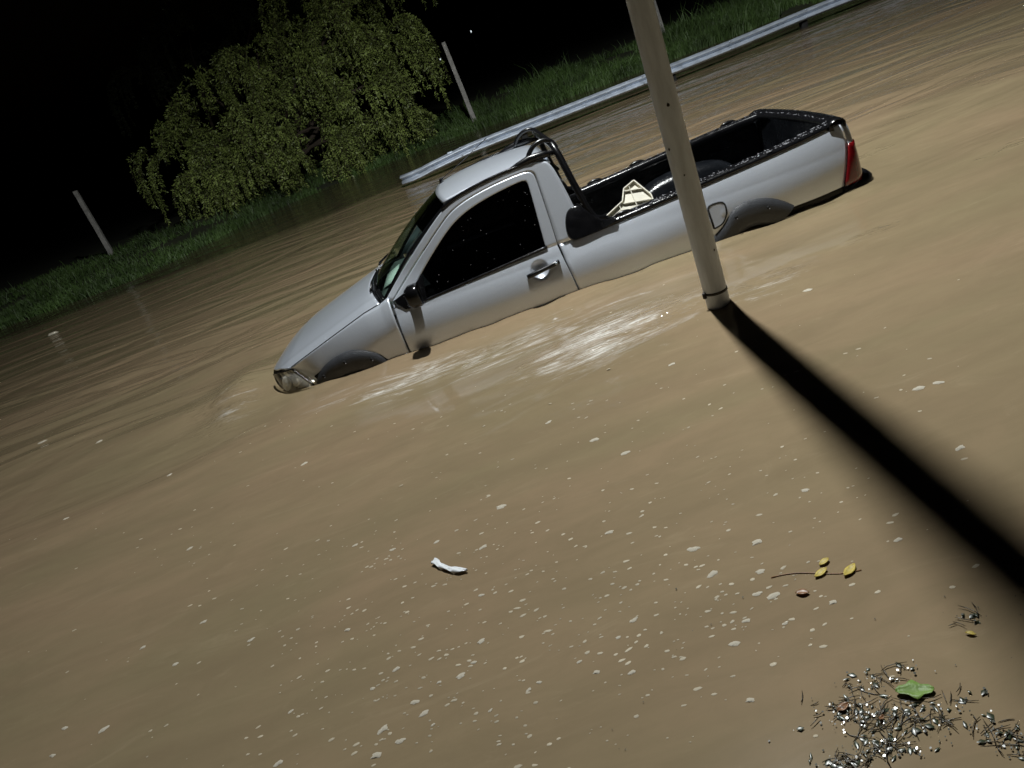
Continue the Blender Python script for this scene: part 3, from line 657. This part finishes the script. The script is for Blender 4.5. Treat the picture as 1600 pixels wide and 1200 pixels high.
# door mirrors
for s in (-1, 1):
    V = []; prof = [(-.072, .25), (-.066, .72), (-.040, .97), (0, 1.0), (.018, .97), (.022, .90), (.014, .80)]
    for dx, k in prof:
        for i in range(20):
            a = 2*math.pi*i/20; ca, sa = math.cos(a), math.sin(a)
            V.append((1.418+dx, s*(.872+.078*k*math.copysign(abs(ca)**.7, ca)), 1.008+.072*k*math.copysign(abs(sa)**.7, sa)))
    F = [(j*20+i, j*20+(i+1) % 20, j*20+20+(i+1) % 20, j*20+20+i) for j in range(6) for i in range(20)]+[tuple(range(20))[::-1]]
    mr_ = obj('wing_mirror', V, F if s > 0 else [f[::-1] for f in F], M['black'], T)
    obj('mirror_glass', V[120:], [tuple(range(20))], M['glass_band'], mr_)
    obj('mirror_foot', *tube_geo([(1.345, s*.715, .950), (1.37, s*.75, .950), (1.395, s*.80, .962), (1.41, s*.85, .985)], [.036, .034, .028, .024], 12), M['black'], mr_)
    V = [(x, s*(green(x, z)+o_), z) for o_ in (.000, .012) for x, z in ((1.245, .988), (1.300, .915), (1.45, .922), (1.475, 1.078), (1.40, 1.035))]
    obj('mirror_base', V, [(5, 6, 7, 8, 9), (0, 1, 6, 5), (1, 2, 7, 6), (2, 3, 8, 7), (3, 4, 9, 8), (4, 0, 5, 9)], M['black'], mr_, bevel=.004)
# cabin
box('dashboard', (1.10, 1.52, -.62, .62, .80, .985), M['dash'], T, .05)
tube('steering_wheel', [(1.60+.045*math.cos(a), -.33+.18*math.sin(a), .98+.17*math.cos(a)) for a in np.linspace(0, 6.3, 30)], .014, M['dash'], T, 8)
for s in (-1, 1):
    y = s*.33
    se = box('seat', (1.75, 2.20, y-.24, y+.24, .62, .76), M['seat'], T, .05)
    extrude_poly('seat_back', [(2.08, .70), (2.24, .70), (2.36, 1.18), (2.28, 1.22), (2.20, 1.16)], y-.23, y+.23, M['seat'], se, .04)
    box('headrest', (2.27, 2.36, y-.12, y+.12, 1.20, 1.34), M['seat'], se, .035)
# rain drops on paint, glass and trim
Vd, Fd = [], []
def drop(p, n, r, flat=.6):
    p = Vector(p); n = Vector(n).normalized(); t = n.orthogonal().normalized(); b = n.cross(t); k0 = len(Vd); el = random.uniform(.8, 1.35)
    for rr, hh in ((1, 0), (.8, .55)):
        for i in range(6):
            a = i*math.pi/3+rr; Vd.append(p+t*(r*rr*math.cos(a))+b*(r*rr*math.sin(a)*el)+n*(r*hh*flat))
    Vd.append(p+n*(r*flat))
    for i in range(6):
        j = (i+1) % 6; Fd.append((k0+i, k0+j, k0+6+j, k0+6+i)); Fd.append((k0+6+i, k0+6+j, k0+12))
U = random.uniform
for _ in range(80):                              # tinted side window
    x = U(1.40, 2.28); z = U(.95, 1.385)
    zt = itp(x, [p[0] for p in WIN[:9]], [p[1] for p in WIN[:9]])
    if z > zt-.015: continue
    if random.random() > .25+.75*(z-.95)/.44 and x > 1.7: continue
    drop((x, -(green(x, z)-.012), z), (0, -1, .3), U(.001, .0028))
for _ in range(420):                              # rail cap and trim
    x = 2.45+1.80*random.random()**1.3; drop((x, -(side_w(x, rail_z(x))-.022+U(-.055, .028)), rail_z(x)+.022), (0, -.1, 1), U(.002, .007))
for _ in range(260):
    x = U(2.56, 4.25); drop((x, side_w(x, rail_z(x))-.022+U(-.06, .02), rail_z(x)+.022), (0, 0, 1), U(.002, .005))
for _ in range(160):
    y = U(-.68, .68); drop((4.235+.045*(1-(y/.7)**2)+U(-.06, .01), y, rail_z(4.245)+.024), (0, 0, 1), U(.002, .006))
for _ in range(0):                              # lower sides
    x = U(1.25, 4.2); z = U(.70, .95); drop((x, -(side_w(x, z)), z), (0, -1, .2), U(.0012, .0032))
for _ in range(0):
    x = U(2.37, 2.50); z = U(.98, 1.44); drop((x, -(green(x, z)+.003), z), (0, -1, .25), U(.0015, .003))
for _ in range(0):
    y = U(-.68, .6); x = U(hood_xf(y), 1.1); drop((x, y, hood_z(x, y)), (0, 0, 1), U(.0015, .0035))
for _ in range(0):
    x = U(1.75, 2.45); t = U(-1, .8); drop((x, t*.57, roof_z(x, t)), (0, 0, 1), U(.0015, .0035))
for _ in range(40): drop((1.345+U(0, .02), -.872+U(-.06, .06), 1.008+U(-.05, .05)), (-1, -.4, .4), U(.002, .004))
for _ in range(60): z = U(.70, 1.05); x = 4.19+.05*(z-.7)+U(0, .05); drop((x, -(side_w(4.24, z)-.01), z), (.4, -1, .2), U(.002, .006))
for _ in range(60): drop((U(2.75, 4.05), U(-.5, .5), .716), (0, 0, 1), U(.003, .010))
tag(obj('rain_drops', Vd, Fd, M['drop'], T), kind='stuff')

# things in the truck
TM = Matrix.Translation(T.location)@Matrix.Rotation(T.rotation_euler[2], 4, 'Z')
pp = obj('paper_sheet', [(-.05, -.13, 0), (.06, -.12, .03), (.07, .20, .06), (-.04, .19, .02), (0, 0, .03)], [(0, 1, 4), (1, 2, 4), (2, 3, 4), (3, 0, 4)], M['paper'], solid=.002)
pp.matrix_world = TM@Matrix.Translation((1.185, -.16, .995))
tag(pp, 'pale sheet of paper lying on the dashboard behind the windscreen', 'paper')
def tray():
    r = empty('plastic_tray', (0, 0, 0)); r.matrix_world = TM@Matrix.Translation((2.63, -.40, .745))
    tag(r, 'broken cream ribbed plastic tray leaning inside the front of the truck bed', 'plastic tray')
    # outline in the tray's own plane: long narrow tongue that steps up to a wide end
    outl = [(0, .16), (.26, .30), (.30, .40), (.385, .44), (.455, .27), (.455, .03), (.34, .02), (.02, .10)]
    def P(a, b, h=0): return Vector((a, .02+b*.55-h*.6, b*.66+h*.5+.02))
    n = len(outl)
    V = [P(a, b) for a, b in outl]+[P(a, b, -.006) for a, b in outl]
    obj('panel', V, [tuple(range(n))[::-1], tuple(range(n, 2*n))]+[(i, (i+1) % n, n+(i+1) % n, n+i) for i in range(n)], M['tray'], r, smooth=False)
    def rib(a0, b0, a1, b1, hgt=.022, th=.005):
        d = Vector((a1-a0, b1-b0)); q = Vector((-d.y, d.x)).normalized()*th/2
        base = [(a0+q.x, b0+q.y), (a1+q.x, b1+q.y), (a1-q.x, b1-q.y), (a0-q.x, b0-q.y)]
        V = [P(a, b) for a, b in base]+[P(a, b, hgt) for a, b in base]
        obj('rib', V, [(4, 5, 6, 7), (0, 1, 5, 4), (1, 2, 6, 5), (2, 3, 7, 6), (3, 0, 4, 7)], M['tray'], r, smooth=False)
    for i in range(n): rib(*outl[i], *outl[(i+1) % n], .030, .008)
    for a, b0, b1 in ((.12, .08, .22), (.23, .05, .28), (.34, .03, .41)): rib(a, b0, a, b1)
    for q0, q1 in (((.02, .13), (.455, .15)), ((.26, .28), (.455, .23)), ((.30, .38), (.42, .35))): rib(*q0, *q1, .022, .007)
tray()

# ------------------------------------------------------------------ guard rail
def guard_rail():
    pts = [pix(632, 290), pix(690, 276)+Vector((0, .55, 0)), pix(800, 236)+Vector((0, .55, 0)), pix(900, 191)+Vector((0, .2, 0)), pix(1045, 131), pix(1150, 89), pix(1250, 46), pix(1350, 6)]
    pts = [(p.x, p.y) for p in pts]; pts[0] = (pts[0][0], 14.55); pts[1] = (pts[1][0], 14.45); pts[2] = (pts[2][0], 14.50); pts[3] = (pts[3][0], 14.62)
    pts.append((pts[-1][0]+8, pts[-1][1]+1.0))
    path = smooth_poly(pts, 90, 2)
    r = empty('guard_rail', (path[0][0], path[0][1], -0.66)); base = Vector((path[0][0], path[0][1], 0))
    tag(r, 'low galvanised steel crash barrier rail running along the far side of the flooded road', 'guard rail')
    prof = [(0.00, .000), (-.01, .012), (-.060, .040), (-.075, .062), (-.072, .090), (-.035, .125), (0.0, .150), (0.0, .165), (-.035, .190), (-.072, .222), (-.075, .252), (-.060, .276), (-.01, .302), (0.0, .312)]
    prof = smooth_poly(prof, 30, 1)
    V = []
    for k, p in enumerate(path):
        t = path[min(k+1, 89)]-path[max(k-1, 0)]; t = t/np.linalg.norm(t); nrm = np.array([-t[1], t[0]])
        e = ss(0, 1.5, p[0]-path[0][0]); drop_ = -.085*(1-e)
        for a, z in prof: cr = .030*(1-ss(0, 1.0, p[0]-path[0][0])); V.append(Vector((p[0]+nrm[0]*a+cr*mnoise.noise(Vector((k*.9, z*14, 1))), p[1]+nrm[1]*a+2*cr*mnoise.noise(Vector((k*.7, z*11, 5))), cr*mnoise.noise(Vector((k*.8, z*6, 8)))+z*(.56+.06*e)+.125+drop_))-base+Vector((0, 0, .66)))
    obj('rail_beam', V, grid_faces(30, 90, True), M['galv'], r, solid=.006)
    for k in (12, 27, 42, 57, 72, 86):
        p = path[k]-path[0]; box('rail_post', (p[0]-.06, p[0]+.06, p[1]+.03, p[1]+.16, .0, .66+.22), M['dark'], r, .01)
    for k in range(6, 88, 9):
        p = path[k]-path[0]
        for z in (.07, .235):
            obj('bolt', *tube_geo([(p[0], p[1]-.074, .66+.125+z*.76), (p[0], p[1]-.092, .66+.125+z*.76)], [.018, .013], 8), M['galv'], r)
    p = path[5]-path[0]
    box('rail_clip', (p[0]-.05, p[0]+.06, p[1]-.03, p[1]+.06, .66+.24, .66+.30), M['galv'], r, .015)
guard_rail()

# ------------------------------------------------------------------ fence posts
def post(px, py, z, h, label, lean=(0, 0)):
    b = pix(px, py, z); zb = terrain(b.x, b.y)-.15
    n = 10; V = []; F = []
    for k in range(n):
        t = k/(n-1); s = .066-.012*t
        for dx, dy in ((-1, -1), (1, -1), (1, 1), (-1, 1)):
            V.append((dx*s+lean[0]*t+U(-.004, .004), dy*s+lean[1]*t+U(-.004, .004), (h+z-zb)*t))
    for k in range(n-1): F += [(k*4+i, k*4+(i+1) % 4, k*4+4+(i+1) % 4, k*4+4+i) for i in range(4)]
    F += [(3, 2, 1, 0), tuple(range(4*n-4, 4*n))]
    o = obj('fence_post', V, F, M['concrete'], smooth=False, bevel=.012); o.location = (b.x, b.y, zb)
    tag(o, label, 'fence post', 'concrete fence posts on the bank')
post(178, 402, .26, 1.95, 'leftmost concrete fence post, alone on the grass bank left of the weeping bush', (-.03, 0))
post(743, 191, .14, 2.20, 'pale concrete fence post between the weeping bush and the street lamp pole', (-.10, 0))
post(1039, 60, .34, 2.1, 'concrete fence post half hidden behind the street lamp pole', (-.12, 0))

# ------------------------------------------------------------------ grass on the bank
def make_grass():
    n = 64000
    x = rng.uniform(-17, 19, n); d = -.25+6.2*rng.random(n)**1.7
    V = np.zeros((n*4, 3)); 
    clump = np.array([mnoise.noise(Vector((a*.55, b*.55, 5))) for a, b in zip(x, d)])
    keep = clump > -.42
    x, d, clump = x[keep], d[keep], clump[keep]; n = len(x)
    y = np.array([edge(a) for a in x])+d
    z = np.array([terrain(a, b) for a, b in zip(x, y)])-.02
    h = (.06+.11*rng.random(n)+.22*np.clip(clump, 0, 1))*(1+.7*(x > 1.5))*np.where(rng.random(n) < .03, 1.9, 1)
    a = rng.uniform(0, 6.28, n); w = .008+.010*rng.random(n); la = rng.uniform(0, 6.28, n); ll = h*rng.uniform(.15, .75, n)
    b0 = np.stack([x-w*np.cos(a), y-w*np.sin(a), z], 1); b1 = np.stack([x+w*np.cos(a), y+w*np.sin(a), z], 1)
    mm = np.stack([x+ll*.35*np.cos(la), y+ll*.35*np.sin(la), z+h*.62], 1); ox = np.stack([w*.7*np.cos(a), w*.7*np.sin(a), 0*w], 1)
    tip = np.stack([x+ll*np.cos(la), y+ll*np.sin(la), z+h], 1)
    V = np.stack([b0, b1, mm+ox, mm-ox, tip], 1).reshape(-1, 3)
    F = []
    for k in range(n): q = 5*k; F += [(q, q+1, q+2, q+3), (q+3, q+2, q+4)]
    tag(obj('grass', V.tolist(), F, M['grass'], smooth=False), 'green grass growing along the flooded bank', 'grass', kind='stuff')
make_grass()

# ------------------------------------------------------------------ weeping trees
def leaf_geo(p, d, side, ln, wd, V, F):
    k = len(V); m = p+d*(ln*.45); V += [p, m+side*wd, p+d*ln, m-side*wd]; F.append((k, k+1, k+2, k+3))
def weeping_tree(base, blobs, n, leafm, label, seed, leaf=.092, group=None):
    rnd = random.Random(seed)
    r = empty('weeping_tree', base); tag(r, label, 'tree', group)
    B = Vector(base)
    V, F, TV, TF = [], [], [], []
    def add(g):
        k = len(TV); TV.extend(g[0]); TF.extend([tuple(i+k for i in f) for f in g[1]])
    limbs = []
    for c, rad, wgt in blobs:
        q = Vector(c)-B; path = [Vector((0, 0, .1))+(q*t)+Vector((0, 0, .5*math.sin(math.pi*t)))+Vector((rnd.uniform(-.1, .1), rnd.uniform(-.1, .1), 0)) for t in np.linspace(0, 1, 7)]
        add(tube_geo(path, [.085*(1-.75*t) for t in np.linspace(0, 1, 7)], 7)); limbs.append(q)
    tot = sum(w for _, _, w in blobs)
    for (c, rad, wgt), q in zip(blobs, limbs):
        spray = []
        for _ in range(max(3, int(n*wgt/tot/9))):
            v = Vector((rnd.gauss(0, 1), rnd.gauss(-.25, 1), rnd.gauss(.25, .8))).normalized()*rnd.uniform(.5, 1.15)
            spray += [(v, rnd.uniform(.7, 2.2))]*rnd.randint(4, 14)
        for v, SL in spray:
            p = q+Vector((v.x*rad[0], v.y*rad[1], v.z*rad[2]))+Vector((rnd.gauss(0, .12), rnd.gauss(0, .12), rnd.gauss(0, .08)))
            d = Vector((v.x*.9+rnd.uniform(-.2, .2), v.y*.9+rnd.uniform(-.2, .2), .40)).normalized()
            L = SL*rnd.uniform(.6, 1.1); st = .055; cur = p.copy(); pts = [cur.copy()]
            for s in range(int(L/st)):
                d = (d+Vector((rnd.uniform(-.06, .06), rnd.uniform(-.06, .06), -.16))).normalized(); cur = cur+d*st; pts.append(cur.copy())
                if B.z+cur.z < terrain(B.x+cur.x, B.y+cur.y)+.03: break
                if s % 1 == 0:
                    sd = d.cross(Vector((rnd.gauss(0, 1), rnd.gauss(0, 1), rnd.gauss(0, 1)))).normalized()
                    for sg in (-1, 1):
                        ld = (d*.55+sd*sg*rnd.uniform(.5, 1.1)+Vector((0, 0, rnd.uniform(-.4, .2)))).normalized()
                        leaf_geo(cur, ld, ld.cross(Vector((rnd.gauss(0, 1), rnd.gauss(0, 1), rnd.gauss(0, 1)))).normalized(), leaf*rnd.uniform(.7, 1.35), leaf*.21, V, F)
            add(tube_geo(pts[::4]+[pts[-1]], .006, 3, False))
    tr = obj('trunk', *tube_geo([(0, 0, -.3), (0, 0, .3), (.05, 0, .9)], [.22, .17, .12], 10), M['bark'], r)
    obj('branches', TV, TF, M['bark'], tr)
    tag(obj('crown', V, F, leafm, r, smooth=False), kind='stuff')
def bl(px, py, Yd, rx, ry, rz, w): return (pixY(px, py, Yd), (rx, ry, rz), w)
tb = pixY(455, 318, 24.2); tb.z = terrain(tb.x, tb.y)
weeping_tree(tb, [bl(545, 50, 23.8, 1.15, .9, .75, 1.2), bl(610, 65, 24.0, .65, .8, .8, .8), bl(480, 120, 23.6, 1.1, .9, .8, 1.1), bl(570, 140, 23.3, 1.0, .8, .8, 1.1), bl(420, 185, 23.6, .95, .9, .6, .9), bl(500, 205, 23.2, 1.0, .7, .6, .9), bl(600, 195, 23.5, .75, .7, .5, .6), bl(355, 225, 23.2, .75, .8, .55, .75), bl(290, 235, 23.8, .70, .8, .45, .55), bl(420, 255, 22.9, .9, .6, .5, .6), bl(250, 235, 24.6, .45, .6, .45, .25), bl(335, 275, 22.7, .6, .5, .35, .4), bl(570, -40, 24.2, 1.3, 1.0, .8, .8), bl(560, 225, 22.9, .6, .4, .3, .35), bl(400, 90, 24.2, 1.0, .8, .7, .7), bl(330, 150, 24.2, .9, .8, .6, .6), bl(455, 20, 24.6, 1.1, .8, .8, .7), bl(390, 285, 22.6, .7, .5, .3, .4), bl(635, 105, 23.8, .35, .5, .4, .3)],
             1750, M['leaf_tree'], 'big drooping willow-like tree overhanging the flooded road edge', 3)
tb2 = pixY(330, 230, 31); tb2.z = terrain(tb2.x, tb2.y)
weeping_tree(tb2, [bl(300, 60, 31, 1.8, 1.2, 1.2, 1), bl(240, 130, 31, 1.3, 1.0, 1.0, .8), bl(400, 20, 31.5, 1.6, 1.2, 1.2, 1)], 260, M['leaf_dark'], 'dim dark tree in the night behind the drooping willow-like tree', 11, .10)

# ------------------------------------------------------------------ far-off lit lamps in the dark
def far_lamp(px, py, D, label):
    p = pixY(px, py, D); r = empty('distant_lamp', (p.x, D, .4)); tag(r, label, 'lamp')
    tube('post', [(0, 0, -.3), (0, 0, p.z-.6)], .07, M['concrete'], r, 8)
    e = bpy.data.materials.new('distant_glow'); e.use_nodes = True; b = e.node_tree.nodes['Principled BSDF']
    b.inputs['Emission Color'].default_value = (.85, .95, 1, 1); b.inputs['Emission Strength'].default_value = .12
    obj('bulb', *tube_geo([(0, 0, p.z-.62), (0, 0, p.z-.5), (0, 0, p.z-.3), (0, 0, p.z-.22)], [.06, .13, .13, .05], 10), e, r)
far_lamp(688, 92, 140, 'tiny far lamp glinting in the dark beside the tip of the drooping tree')
far_lamp(736, 49, 170, 'tiny far lamp in the dark sky just right of the concrete post top')
# ------------------------------------------------------------------ floating rubbish
def blob_mesh(name, seed, m, n=12):
    rd = random.Random(seed); V = []; 
    for k in range(n):
        a = 2*math.pi*k/n; rr = 1+rd.uniform(-.32, .28); V.append((rr*math.cos(a), rr*math.sin(a)*.62, -.02))
    for k in range(n):
        a = 2*math.pi*k/n; rr = .66+rd.uniform(-.2, .2); V.append((rr*math.cos(a), rr*math.sin(a)*.62, .30+rd.uniform(-.1, .12)))
    V.append((rd.uniform(-.2, .2), rd.uniform(-.1, .1), .42))
    F = [(i, (i+1) % n, n+(i+1) % n, n+i) for i in range(n)]+[(n+i, n+(i+1) % n, 2*n) for i in range(n)]
    me = bpy.data.meshes.new(name); me.from_pydata(V, [], F); me.materials.append(m)
    me.polygons.foreach_set('use_smooth', [True]*len(F)); return me
fm = [blob_mesh('foam_fleck', k, M['fleck']) for k in range(7)]
FLECKS = [(682, 847, 9), (755, 855, 13), (613, 859, 9), (543, 984, 10), (620, 1045, 12), (720, 1056, 14), (648, 1097, 13), (662, 1115, 14), (598, 1140, 17), (625, 1158, 14), (588, 1180, 17), (436, 1192, 14), (752, 1002, 12), (752, 930, 9), (740, 1035, 9), (952, 832, 13), (990, 969, 12), (932, 1050, 11), (988, 1050, 12), (966, 996, 8), (905, 1034, 8), (842, 1066, 8), (826, 1078, 9), (766, 1110, 7), (686, 1066, 8), (677, 1132, 7), (582, 1076, 8), (454, 1112, 8), (319, 1018, 0), (318, 972, 10), (392, 1000, 10), (223, 1012, 9), (226, 976, 0), (274, 1038, 9), (162, 1140, 13), (101, 1138, 9), (82, 1181, 9), (66, 692, 12), (154, 688, 10), (475, 722, 12), (263, 739, 8), (102, 809, 8), (296, 857, 9), (555, 852, 9), (1083, 858, 17), (1182, 847, 17), (1114, 896, 18), (1188, 893, 13), (1208, 931, 18), (1147, 1006, 15), (1166, 970, 12), (1183, 928, 13), (1301, 941, 12), (1404, 843, 12), (1258, 766, 11), (1466, 598, 13), (1435, 607, 15), (1500, 700, 14), (1227, 974, 9), (1100, 732, 0), (930, 687, 15), (783, 792, 16), (977, 708, 14), (1262, 455, 12), (1050, 570, 11), (857, 660, 10), (1172, 1094, 13)]
fl_label = 'small pale foam fleck floating on the brown flood water'
for k, (px, py, s) in enumerate(FLECKS):
    if not s: continue
    p = pix(px, py); dist = (p-Vector((0, 0, CAM_H))).length; r = s/F_PX*dist*.46
    o = link(bpy.data.objects.new('foam_fleck', fm[k % 7])); o.location = (p.x, p.y, .0008+water_h(p.x, p.y)); o.scale = (r*1.15, r*1.05, r*.45); o.rotation_euler[2] = U(-.5, .5)
    tag(o, fl_label, 'foam', 'foam flecks on the water')
o = link(bpy.data.objects.new('foam_lump', fm[2])); o.location = (*pix(83, 523)[:2], .01); o.scale = (.085, .05, .075)
tag(o, 'white foam lump alone on the dark water at the far left', 'foam')
V, F = [], []
def speck(p, r, el):
    k = len(V); n = 6; a0 = U(-.35, .35); hw = water_h(p.x, p.y)
    for i in range(n):
        a = 2*math.pi*i/n; q = Vector((math.cos(a)*r*el*U(.7, 1.2), math.sin(a)*r*U(.6, 1.1), 0)); q.rotate(Matrix.Rotation(a0, 3, 'Z')); V.append(p+q+Vector((0, 0, .0006+hw)))
    V.append(p+Vector((0, 0, .0018+r*.10+hw))); F.extend([(k+i, k+(i+1) % n, k+n) for i in range(n)])
CL = [(620, 1060, 130, 80, 150), (760, 960, 160, 70, 120), (900, 900, 240, 90, 110), (1080, 960, 110, 60, 110), (1000, 700, 220, 80, 110), (600, 870, 130, 45, 60), (300, 1050, 250, 110, 70), (350, 800, 300, 120, 60), (480, 660, 120, 40, 35), (1250, 800, 180, 90, 60), (800, 1140, 250, 50, 50), (1150, 560, 120, 60, 22), (1420, 520, 160, 120, 18)]
for cx, cy, sx, sy, n in CL:
    for _ in range(n):
        px, py = random.gauss(cx, sx), random.gauss(cy, sy)-0
        if not (0 < px < 1600 and 380 < py < 1230): continue
        p = pix(px, py)
        if p.y > 4.5 or p.y < .6: continue
        speck(p, random.choice((.0018, .0022, .003, .004, .0055)), U(1.2, 2.2))
tag(obj('floating_specks', V, F, M['speck']), 'scattered tiny pale specks drifting on the flood water', 'specks', kind='stuff')
# splash beads: small bright ripples by the pole and beside the nose
def strip_thing():
    a = pix(673, 886); b = pix(731, 895); V = []; n = 26; d = (b-a); ln = d.length; d.normalize(); sd = Vector((-d.y, d.x, 0))
    for k in range(n):
        t = k/(n-1); w = .0105+.0015*math.sin(t*9+1)+.003*(1-ss(0, .2, t))-.007*ss(.86, 1.0, t)
        c = d*(ln*t)+sd*(.022*(1-ss(0, .3, t))+.004*math.sin(t*7))
        for q in (-1, -.6, -.2, .25, .65, 1): V.append(c+sd*(q*w)+Vector((0, 0, .002+.009*abs(math.sin(t*8+q*2.6))+.004*(1-q*q))))
    o = obj('plastic_strip', V, grid_faces(6, n), M['plastic_white'], solid=.002); o.location = (a.x, a.y, 0)
    tag(o, 'crumpled white plastic strip floating in the middle of the brown water', 'plastic strip')
strip_thing()
def leaf_obj(name, px, py, ln, wd, rz, m, label, curl=.01, seed=0, lobes=0):
    c = pix(px, py); V = []; n = 11
    for k in range(n):
        t = k/(n-1); w = wd*math.sin(math.pi*min(1, t*.96+.02))**.8*(1+lobes*math.sin(t*14+seed))
        for q in (-1, -.5, 0, .5, 1): V.append(((t-.5)*ln, q*w, .003+curl*abs(q)*.6+curl*(1+math.sin(t*5+seed))*.3))
    o = obj(name, V, grid_faces(5, n), m, solid=.0012); o.location = (c.x, c.y, 0); o.rotation_euler[2] = rz
    if label: tag(o, label, 'leaf')
    return o
leaf_obj('green_leaf', 1430, 1082, .075, .021, -.35, M['green_leaf'], 'broad green leaf lying on the clump of debris at lower right', .007, 1, .25)
leaf_obj('yellow_leaf', 1328, 893, .052, .012, .55, M['yellow_leaf'], 'brightest yellow leaf tip of the floating yellow twig right of centre', .004, 2)
leaf_obj('yellow_leaf', 1283, 897, .044, .010, .35, M['yellow_leaf'], 'dull yellow leaf just left of the brightest yellow leaf', .004, 3)
leaf_obj('yellow_leaf', 1288, 880, .034, .009, .3, M['yellow_leaf'], 'small orange yellow leaf just above the floating twig', .004, 4)
leaf_obj('brown_leaf', 1254, 928, .034, .010, -.5, M['brown_leaf'], 'small tan leaf floating below the yellow twig', .004, 5)
leaf_obj('yellow_leaf', 1517, 992, .022, .005, -.75, M['yellow_leaf'], 'thin yellow leaf piece near the right edge above the debris clump', .003, 6)
a = pix(1205, 903); b = pix(1345, 890)
tw = tube('yellow_twig', [a.lerp(b, t)+Vector((0, .010*math.sin(t*6), .001)) for t in np.linspace(0, 1, 12)], .0015, M['brown_leaf'], None, 6)
tag(tw, 'thin drifting twig that joins the yellow leaves', 'twig')
# debris raft
V, F = [], []
def addg(g):
    k = len(V); V.extend(g[0]); F.extend([tuple(i+k for i in f) for f in g[1]])
RAFT = [(1340, 1118, 32, 14, 30), (1400, 1122, 42, 17, 26), (1350, 1068, 18, 9, 9), (1400, 1052, 28, 8, 8), (1385, 1170, 26, 10, 20), (1320, 1192, 26, 8, 14), (1555, 1150, 16, 14, 9), (1512, 968, 14, 8, 5), (1455, 1130, 22, 18, 10), (1505, 1105, 20, 16, 6), (1590, 1165, 12, 14, 8)]
for cx, cy, sx, sy, n in RAFT:
    for _ in range(n):
        p = pix(random.gauss(cx, sx), random.gauss(cy, sy)); a = U(0, 6.28); L = U(.012, .060); d = Vector((math.cos(a), math.sin(a), 0)); sd = Vector((-d.y, d.x, 0)); bend = U(-.8, .8)
        z0 = U(.000, .005)
        addg(tube_geo([p+d*(L*t-.5*L)+sd*(bend*L*t*t)+Vector((0, 0, z0+U(0, .004))) for t in (0, .35, .7, 1)], [.0007, .0011, .0010, .0005], 5))
tag(obj('twig_litter', V, F, M['twig']), 'raft of wet broken twigs floating at lower right', 'debris', kind='stuff')
V, F = [], []
for cx, cy, sx, sy, n in RAFT:
    for _ in range(int(n*1.0)):
        p = pix(random.gauss(cx, sx), random.gauss(cy, sy)); a = U(0, 6.28); ln = U(.008, .022); w = ln*U(.15, .35); d = Vector((math.cos(a), math.sin(a), U(-.1, .12))); sd = Vector((-math.sin(a), math.cos(a), U(-.12, .12)))
        p = p+Vector((0, 0, U(.001, .004))); k = len(V)
        V += [p-d*ln*.5, p+sd*w, p+d*ln*.5, p-sd*w, p+Vector((0, 0, .002))]; F += [(k, k+1, k+4), (k+1, k+2, k+4), (k+2, k+3, k+4), (k+3, k, k+4)]
tag(obj('leaf_litter', V, F, M['litter']), 'soaked dark leaf scraps floating among twigs at lower right', 'debris', kind='stuff')
V, F = [], []
def film(px, py, r, z):                            # a flat wet scrap with a film of water on it
    p = pix(px, py); k = len(V); n = Vector((U(-.16, .16), U(-.16, .16), 1)).normalized(); t = n.orthogonal().normalized(); b = n.cross(t); el = U(.45, 1.0)
    for i_ in range(7): a = i_*.8976; V.append(p+Vector((0, 0, z))+t*(r*math.cos(a)*U(.8, 1.1))+b*(r*el*math.sin(a)*U(.8, 1.1)))
    V.append(p+Vector((0, 0, z-.002))); F.append(tuple(range(k, k+7))); F.extend([(k+(i_+1) % 7, k+i_, k+7) for i_ in range(7)])
for cx, cy, sx, sy, n in RAFT:
    for _ in range(int(n*2.2)): film(random.gauss(cx, sx*1.05), random.gauss(cy, sy*1.05), U(.0010, .0036), U(.003, .008))
for _ in range(26): film(U(950, 1600), U(920, 1200), U(.001, .0028), .003)
tag(obj('wet_scraps', V, F, M['bead'], smooth=False), 'glinting wet scraps floating among the debris at lower right', 'debris', kind='stuff')
for px, py, ln, rz, lab in ((1318, 1108, .030, .2, 'curled brown leaf at the left end of the debris clump'), (1378, 1125, .016, .6, 'small tan leaf in the middle of the debris clump')):
    leaf_obj('brown_leaf', px, py, ln, ln*.3, rz, M['brown_leaf'], lab, .006, ln*99)
bpy.context.view_layer.update()
